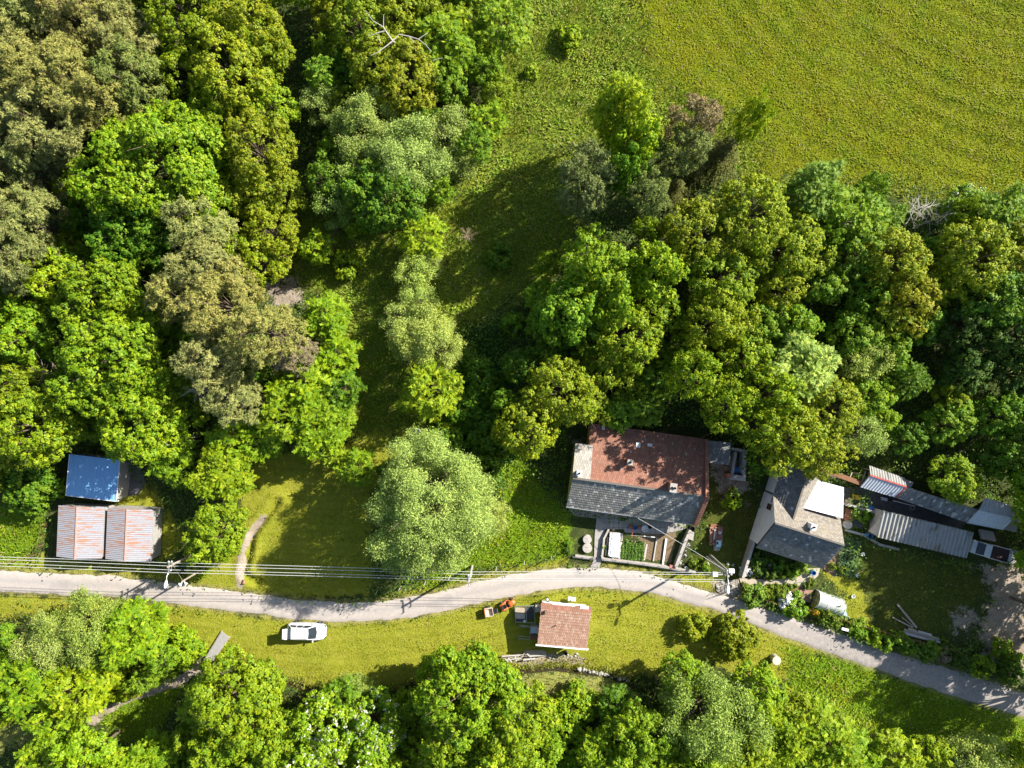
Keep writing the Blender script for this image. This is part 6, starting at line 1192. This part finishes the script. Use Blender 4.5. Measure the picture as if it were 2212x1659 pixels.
g.t.links.new(b.outputs[0], mx.inputs[1]); g.t.links.new(t_.outputs[0], mx.inputs[2]); m_grass = g.done(mx)
BLD = np.zeros(DX.shape)
for q in ([(1228,905),(1535,925),(1530,1120),(1260,1100),(1228,1060)], [(1640,1030),(1700,1010),(1830,1060),(1820,1230),(1640,1200)], [(1870,1000),(2190,1090),(2160,1220),(1880,1165)], [(150,975),(265,995),(345,1100),(335,1220),(110,1210),(130,1085)], [(1150,1300),(1280,1310),(1270,1410),(1150,1400)], [(1228,1110),(1500,1140),(1480,1245),(1225,1210)], [(1090,1300),(1180,1300),(1180,1420),(1090,1420)], [(1590,1225),(1770,1225),(1770,1275),(1600,1270)], [(608,1345),(706,1345),(706,1388),(608,1388)]):
    BLD = np.maximum(BLD, poly_w(DX, DY, q, 2))
PTH = np.maximum(np.maximum(pathw, gpath), np.clip(1.3 - seg_dist(DX, DY, path_pts[:3]) / 16, 0, 1))
RD = ((DY > rt - 2) & (DY < rb + 2)).astype(float)
BLOCK = np.maximum(np.maximum(BLD, PTH), RD)
def blades(name, W, n, lo, hi, wd, col, seed, lean=(.45, 1.3), clump=1):
    r = np.random.RandomState(seed); X = r.uniform(-62, 62, n * 6); Y = r.uniform(-46, 46, n * 6); k = (grid_val(W, X, Y) * (1 - grid_val(BLOCK, X, Y)) > r.rand(len(X)) * .8 + .15)
    X, Y = X[k][:n], Y[k][:n]; Z = grid_val(HGT, X, Y); m = len(X)
    fl = np.sin(X * .35 + 1.3 * np.sin(Y * .22)) * 1.6 + np.sin(Y * .5 + X * .13) * .9       # wind-laid direction
    a = fl + r.randn(m) * .9
    if 'meadow' in name or 'lawn' in name:      # blades laid one way, then the other, by the mower
        st = grid_val(stripe, X, Y); aa = np.arctan2(Y - 66, X - 62) + math.pi / 2 if 'meadow' in name else np.full(m, -.1); a = aa + np.where(np.sin(st * (2.9 if 'meadow' in name else 4.2) + np.sin(X * .21) * 1.2 + np.sin(Y * .27) * .9) > 0, 0, math.pi) + r.randn(m) * .5
    e = r.uniform(lean[0], lean[1], m); L = r.uniform(lo, hi, m) * (.75 + .5 * np.clip(np.sin(grid_val(stripe, X, Y) * 2.6 + np.sin(X * .3) * .8) * .5 + .5, 0, 1))
    d = np.stack([np.cos(a) * np.cos(e), np.sin(a) * np.cos(e), np.sin(e)], -1); s = np.stack([-np.sin(a), np.cos(a), r.uniform(-.5, .5, m)], -1) * (wd * r.uniform(.6, 1.3, m))[:, None]
    B = np.stack([X, Y, Z], -1); M = B + d * (L * .55)[:, None]; T = B + d * L[:, None] - np.array([0, 0, 1]) * (L * .22)[:, None]
    V = np.stack([B - s * .6, B + s * .6, M + s, T, M - s], 1).reshape(-1, 3)
    i = np.arange(m)[:, None] * 5; F = np.concatenate([np.concatenate([i, i + 1, i + 2, i + 4], 1), np.concatenate([i + 4, i + 2, i + 3, i + 3], 1)])
    # second face is a triangle: keep all as triangles
    F = np.concatenate([np.concatenate([i, i + 1, i + 2], 1), np.concatenate([i, i + 2, i + 4], 1), np.concatenate([i + 4, i + 2, i + 3], 1)])
    tn = r.rand(m); dr = r.rand(m); o = bpy.data.objects.new(name, np_mesh(name, V, F, m_grass, {'tone': ('FACE', np.tile(tn, 3)), 'dry': ('FACE', np.tile(dr, 3))})); COL.objects.link(o); o.color = (*col, 1); tag(o, kind='stuff'); return o
FOREST = np.clip(1 - sum(A[k] for k in ('w_lawn', 'w_meadow', 'w_rough', 'w_lush', 'w_pale', 'w_dirt', 'w_yard', 'w_soil')), 0, 1)
blades('meadow_grass', A['w_meadow'], 150000, .18, .34, .04, (0.235, 0.275, 0.006), 1, (.3, 1.0))
blades('rough_grass', A['w_rough'], 70000, .3, .65, .05, (0.25, 0.32, 0.03), 2)
blades('lush_grass', np.maximum(A['w_lush'], A['w_ivy'] * 0), 60000, .25, .55, .05, (0.26, 0.35, 0.012), 3)
blades('lawn_grass', A['w_lawn'], 110000, .07, .15, .035, (0.30, 0.315, 0.03), 4)
blades('bank_grass', np.maximum(A['w_pale'], np.exp(-(sd / 1.6) ** 2)), 34000, .25, .5, .045, (0.32, 0.34, 0.06), 5)
blades('yard_grass', A['w_yard'], 30000, .1, .22, .04, (0.2, 0.21, 0.02), 6)
def cover(name, W, n, hmax, la, lb, col, seed):
    r = np.random.RandomState(seed); X = r.uniform(-64, 64, n * 5); Y = r.uniform(-48, 48, n * 5); k = grid_val(W, X, Y) * (1 - grid_val(BLOCK, X, Y)) > r.rand(len(X)) * .6 + .3; X, Y = X[k][:n], Y[k][:n]; m = len(X)
    hh = np.clip(.5 + .35 * np.sin(X * 1.1 + 2 * np.sin(Y * .7)) + .35 * np.sin(Y * 1.3 + 1.7 * np.sin(X * .6)), .08, 1) * hmax
    C = np.stack([X, Y, grid_val(HGT, X, Y) + hh * r.uniform(.45, 1, m) + .03], -1); N = unit(np.stack([r.randn(m) * .5, r.randn(m) * .5, np.ones(m)], -1)); T = r.randn(m, 3)
    V = leaf_quads(C, N, T, la * r.uniform(.6, 1.4, m), lb * r.uniform(.6, 1.4, m)); o = bpy.data.objects.new(name, np_mesh(name, V, np.arange(len(V)).reshape(-1, 4), m_leaf, {'tone': ('FACE', r.rand(m)), 'bloom': ('FACE', np.zeros(m))})); COL.objects.link(o); o.color = (*col, 1); tag(o, kind='stuff')
cover('undergrowth', FOREST, 150000, 2.0, .13, .085, (0.11, 0.2, 0.014), 7)
cover('ground_ivy', A['w_ivy'], 40000, .5, .1, .08, (0.045, 0.13, 0.014), 8)
cover('nettle_patch', np.maximum(A['w_lush'], A['w_rough'] * .62), 26000, .5, .12, .06, (0.19, 0.31, 0.014), 9)

# ---------------------------------------------------------------- labels of the trees: look, then where to find them
LM = {'blue garage roof': (205, 1030), 'twin tin garages': (228, 1152), 'white car': (656, 1366), 'footbridge': (462, 1400), 'big silvery willow': (940, 1090), 'farmhouse red roof': (1385, 985), 'white cottage gable': (1665, 1085),
      'cabin roof': (1218, 1358), 'grey dead tree': (2000, 448), 'sunlit spruce': (1572, 318), 'long corrugated shed': (1990, 1150), 'concrete cylinder': (1677, 1427), 'huge green maple': (350, 365), 'white bare limbs': (820, 75), 'browning pine': (640, 765),
      'sandy patch': (605, 632), 'greenhouse': (1780, 1300), 'white shed': (2140, 1110), 'pink dry bush': (1010, 512), 'yellow glade bush': (915, 512), 'far shaded hollow': (2030, 800), 'lumber pile': (1990, 1370), 'round garage tree': (467, 1150), 'pale willow clump': (868, 345), 'stream bend': (740, 1515)}
NUM = ['no', 'one', 'two', 'three', 'four', 'five', 'six', 'seven', 'eight', 'nine', 'ten', 'eleven', 'twelve']
def clock(dx, dy): h = round(math.degrees(math.atan2(dx, -dy)) / 30) % 12; return NUM[h or 12]
SPECIAL = {(350, 365): 'huge bright green broad-leaved tree with a domed crown in the wooded hillside', (467, 1150): 'round lime yellow tree standing alone beside the twin tin garages', (640, 765): 'pine with browning dying needles facing the narrow glade', (915, 512): 'yellow-green bush alone in the sunny middle of the glade',
           (868, 345): 'largest pale yellow-green willow, in the clump under the white bare limbs', (932, 1090): 'big round silvery willow by the road, throwing a long shadow on the lawn', (690, 1590): 'broad tree speckled with white blossom below the stream, the nearer one to the footbridge', (800, 1580): 'broad tree speckled with white blossom below the stream, the farther one from the footbridge'}
used = set()
for t, x, y, r_, kind, pal, lab, mat in TREES:
    if lab: t['label'] = lab; used.add(lab); continue
    if (x, y) in SPECIAL: t['label'] = SPECIAL[(x, y)]; used.add(t['label']); continue
    rm = r_ * MPP; size = ('large' if rm > 4.3 else 'medium' if rm > 2.9 else 'small') if kind != 'bush' else ('broad' if rm > 1.6 else 'low' if rm > .6 else 'tiny')
    for nm, (lx, ly) in sorted(LM.items(), key=lambda kv: math.hypot(kv[1][0] - x, kv[1][1] - y)):
        d = math.hypot(lx - x, ly - y); n = max(1, round(d / 92)); far = f'{NUM[n] if n < 13 else "many"} car length{"s" if n > 1 else ""} from' if d > 50 else 'right beside'
        s = f'{size} {WORDS[pal]} {KINDW[kind]} {far} the {nm}' + (f" toward {clock(x - lx, y - ly)} o'clock" if d > 50 else '')
        if s not in used and d > 8: break
    used.add(s); t['label'] = s
grp = {'pine': 'pines of the hillside wood', 'oak': 'small-leaved trees', 'maple': 'broad-leaved trees', 'ash': 'feathery-leaved trees', 'willow': 'pale willows', 'bush': 'bushes'}
for t, x, y, r_, kind, pal, lab, mat in TREES: t['group'] = grp[kind]
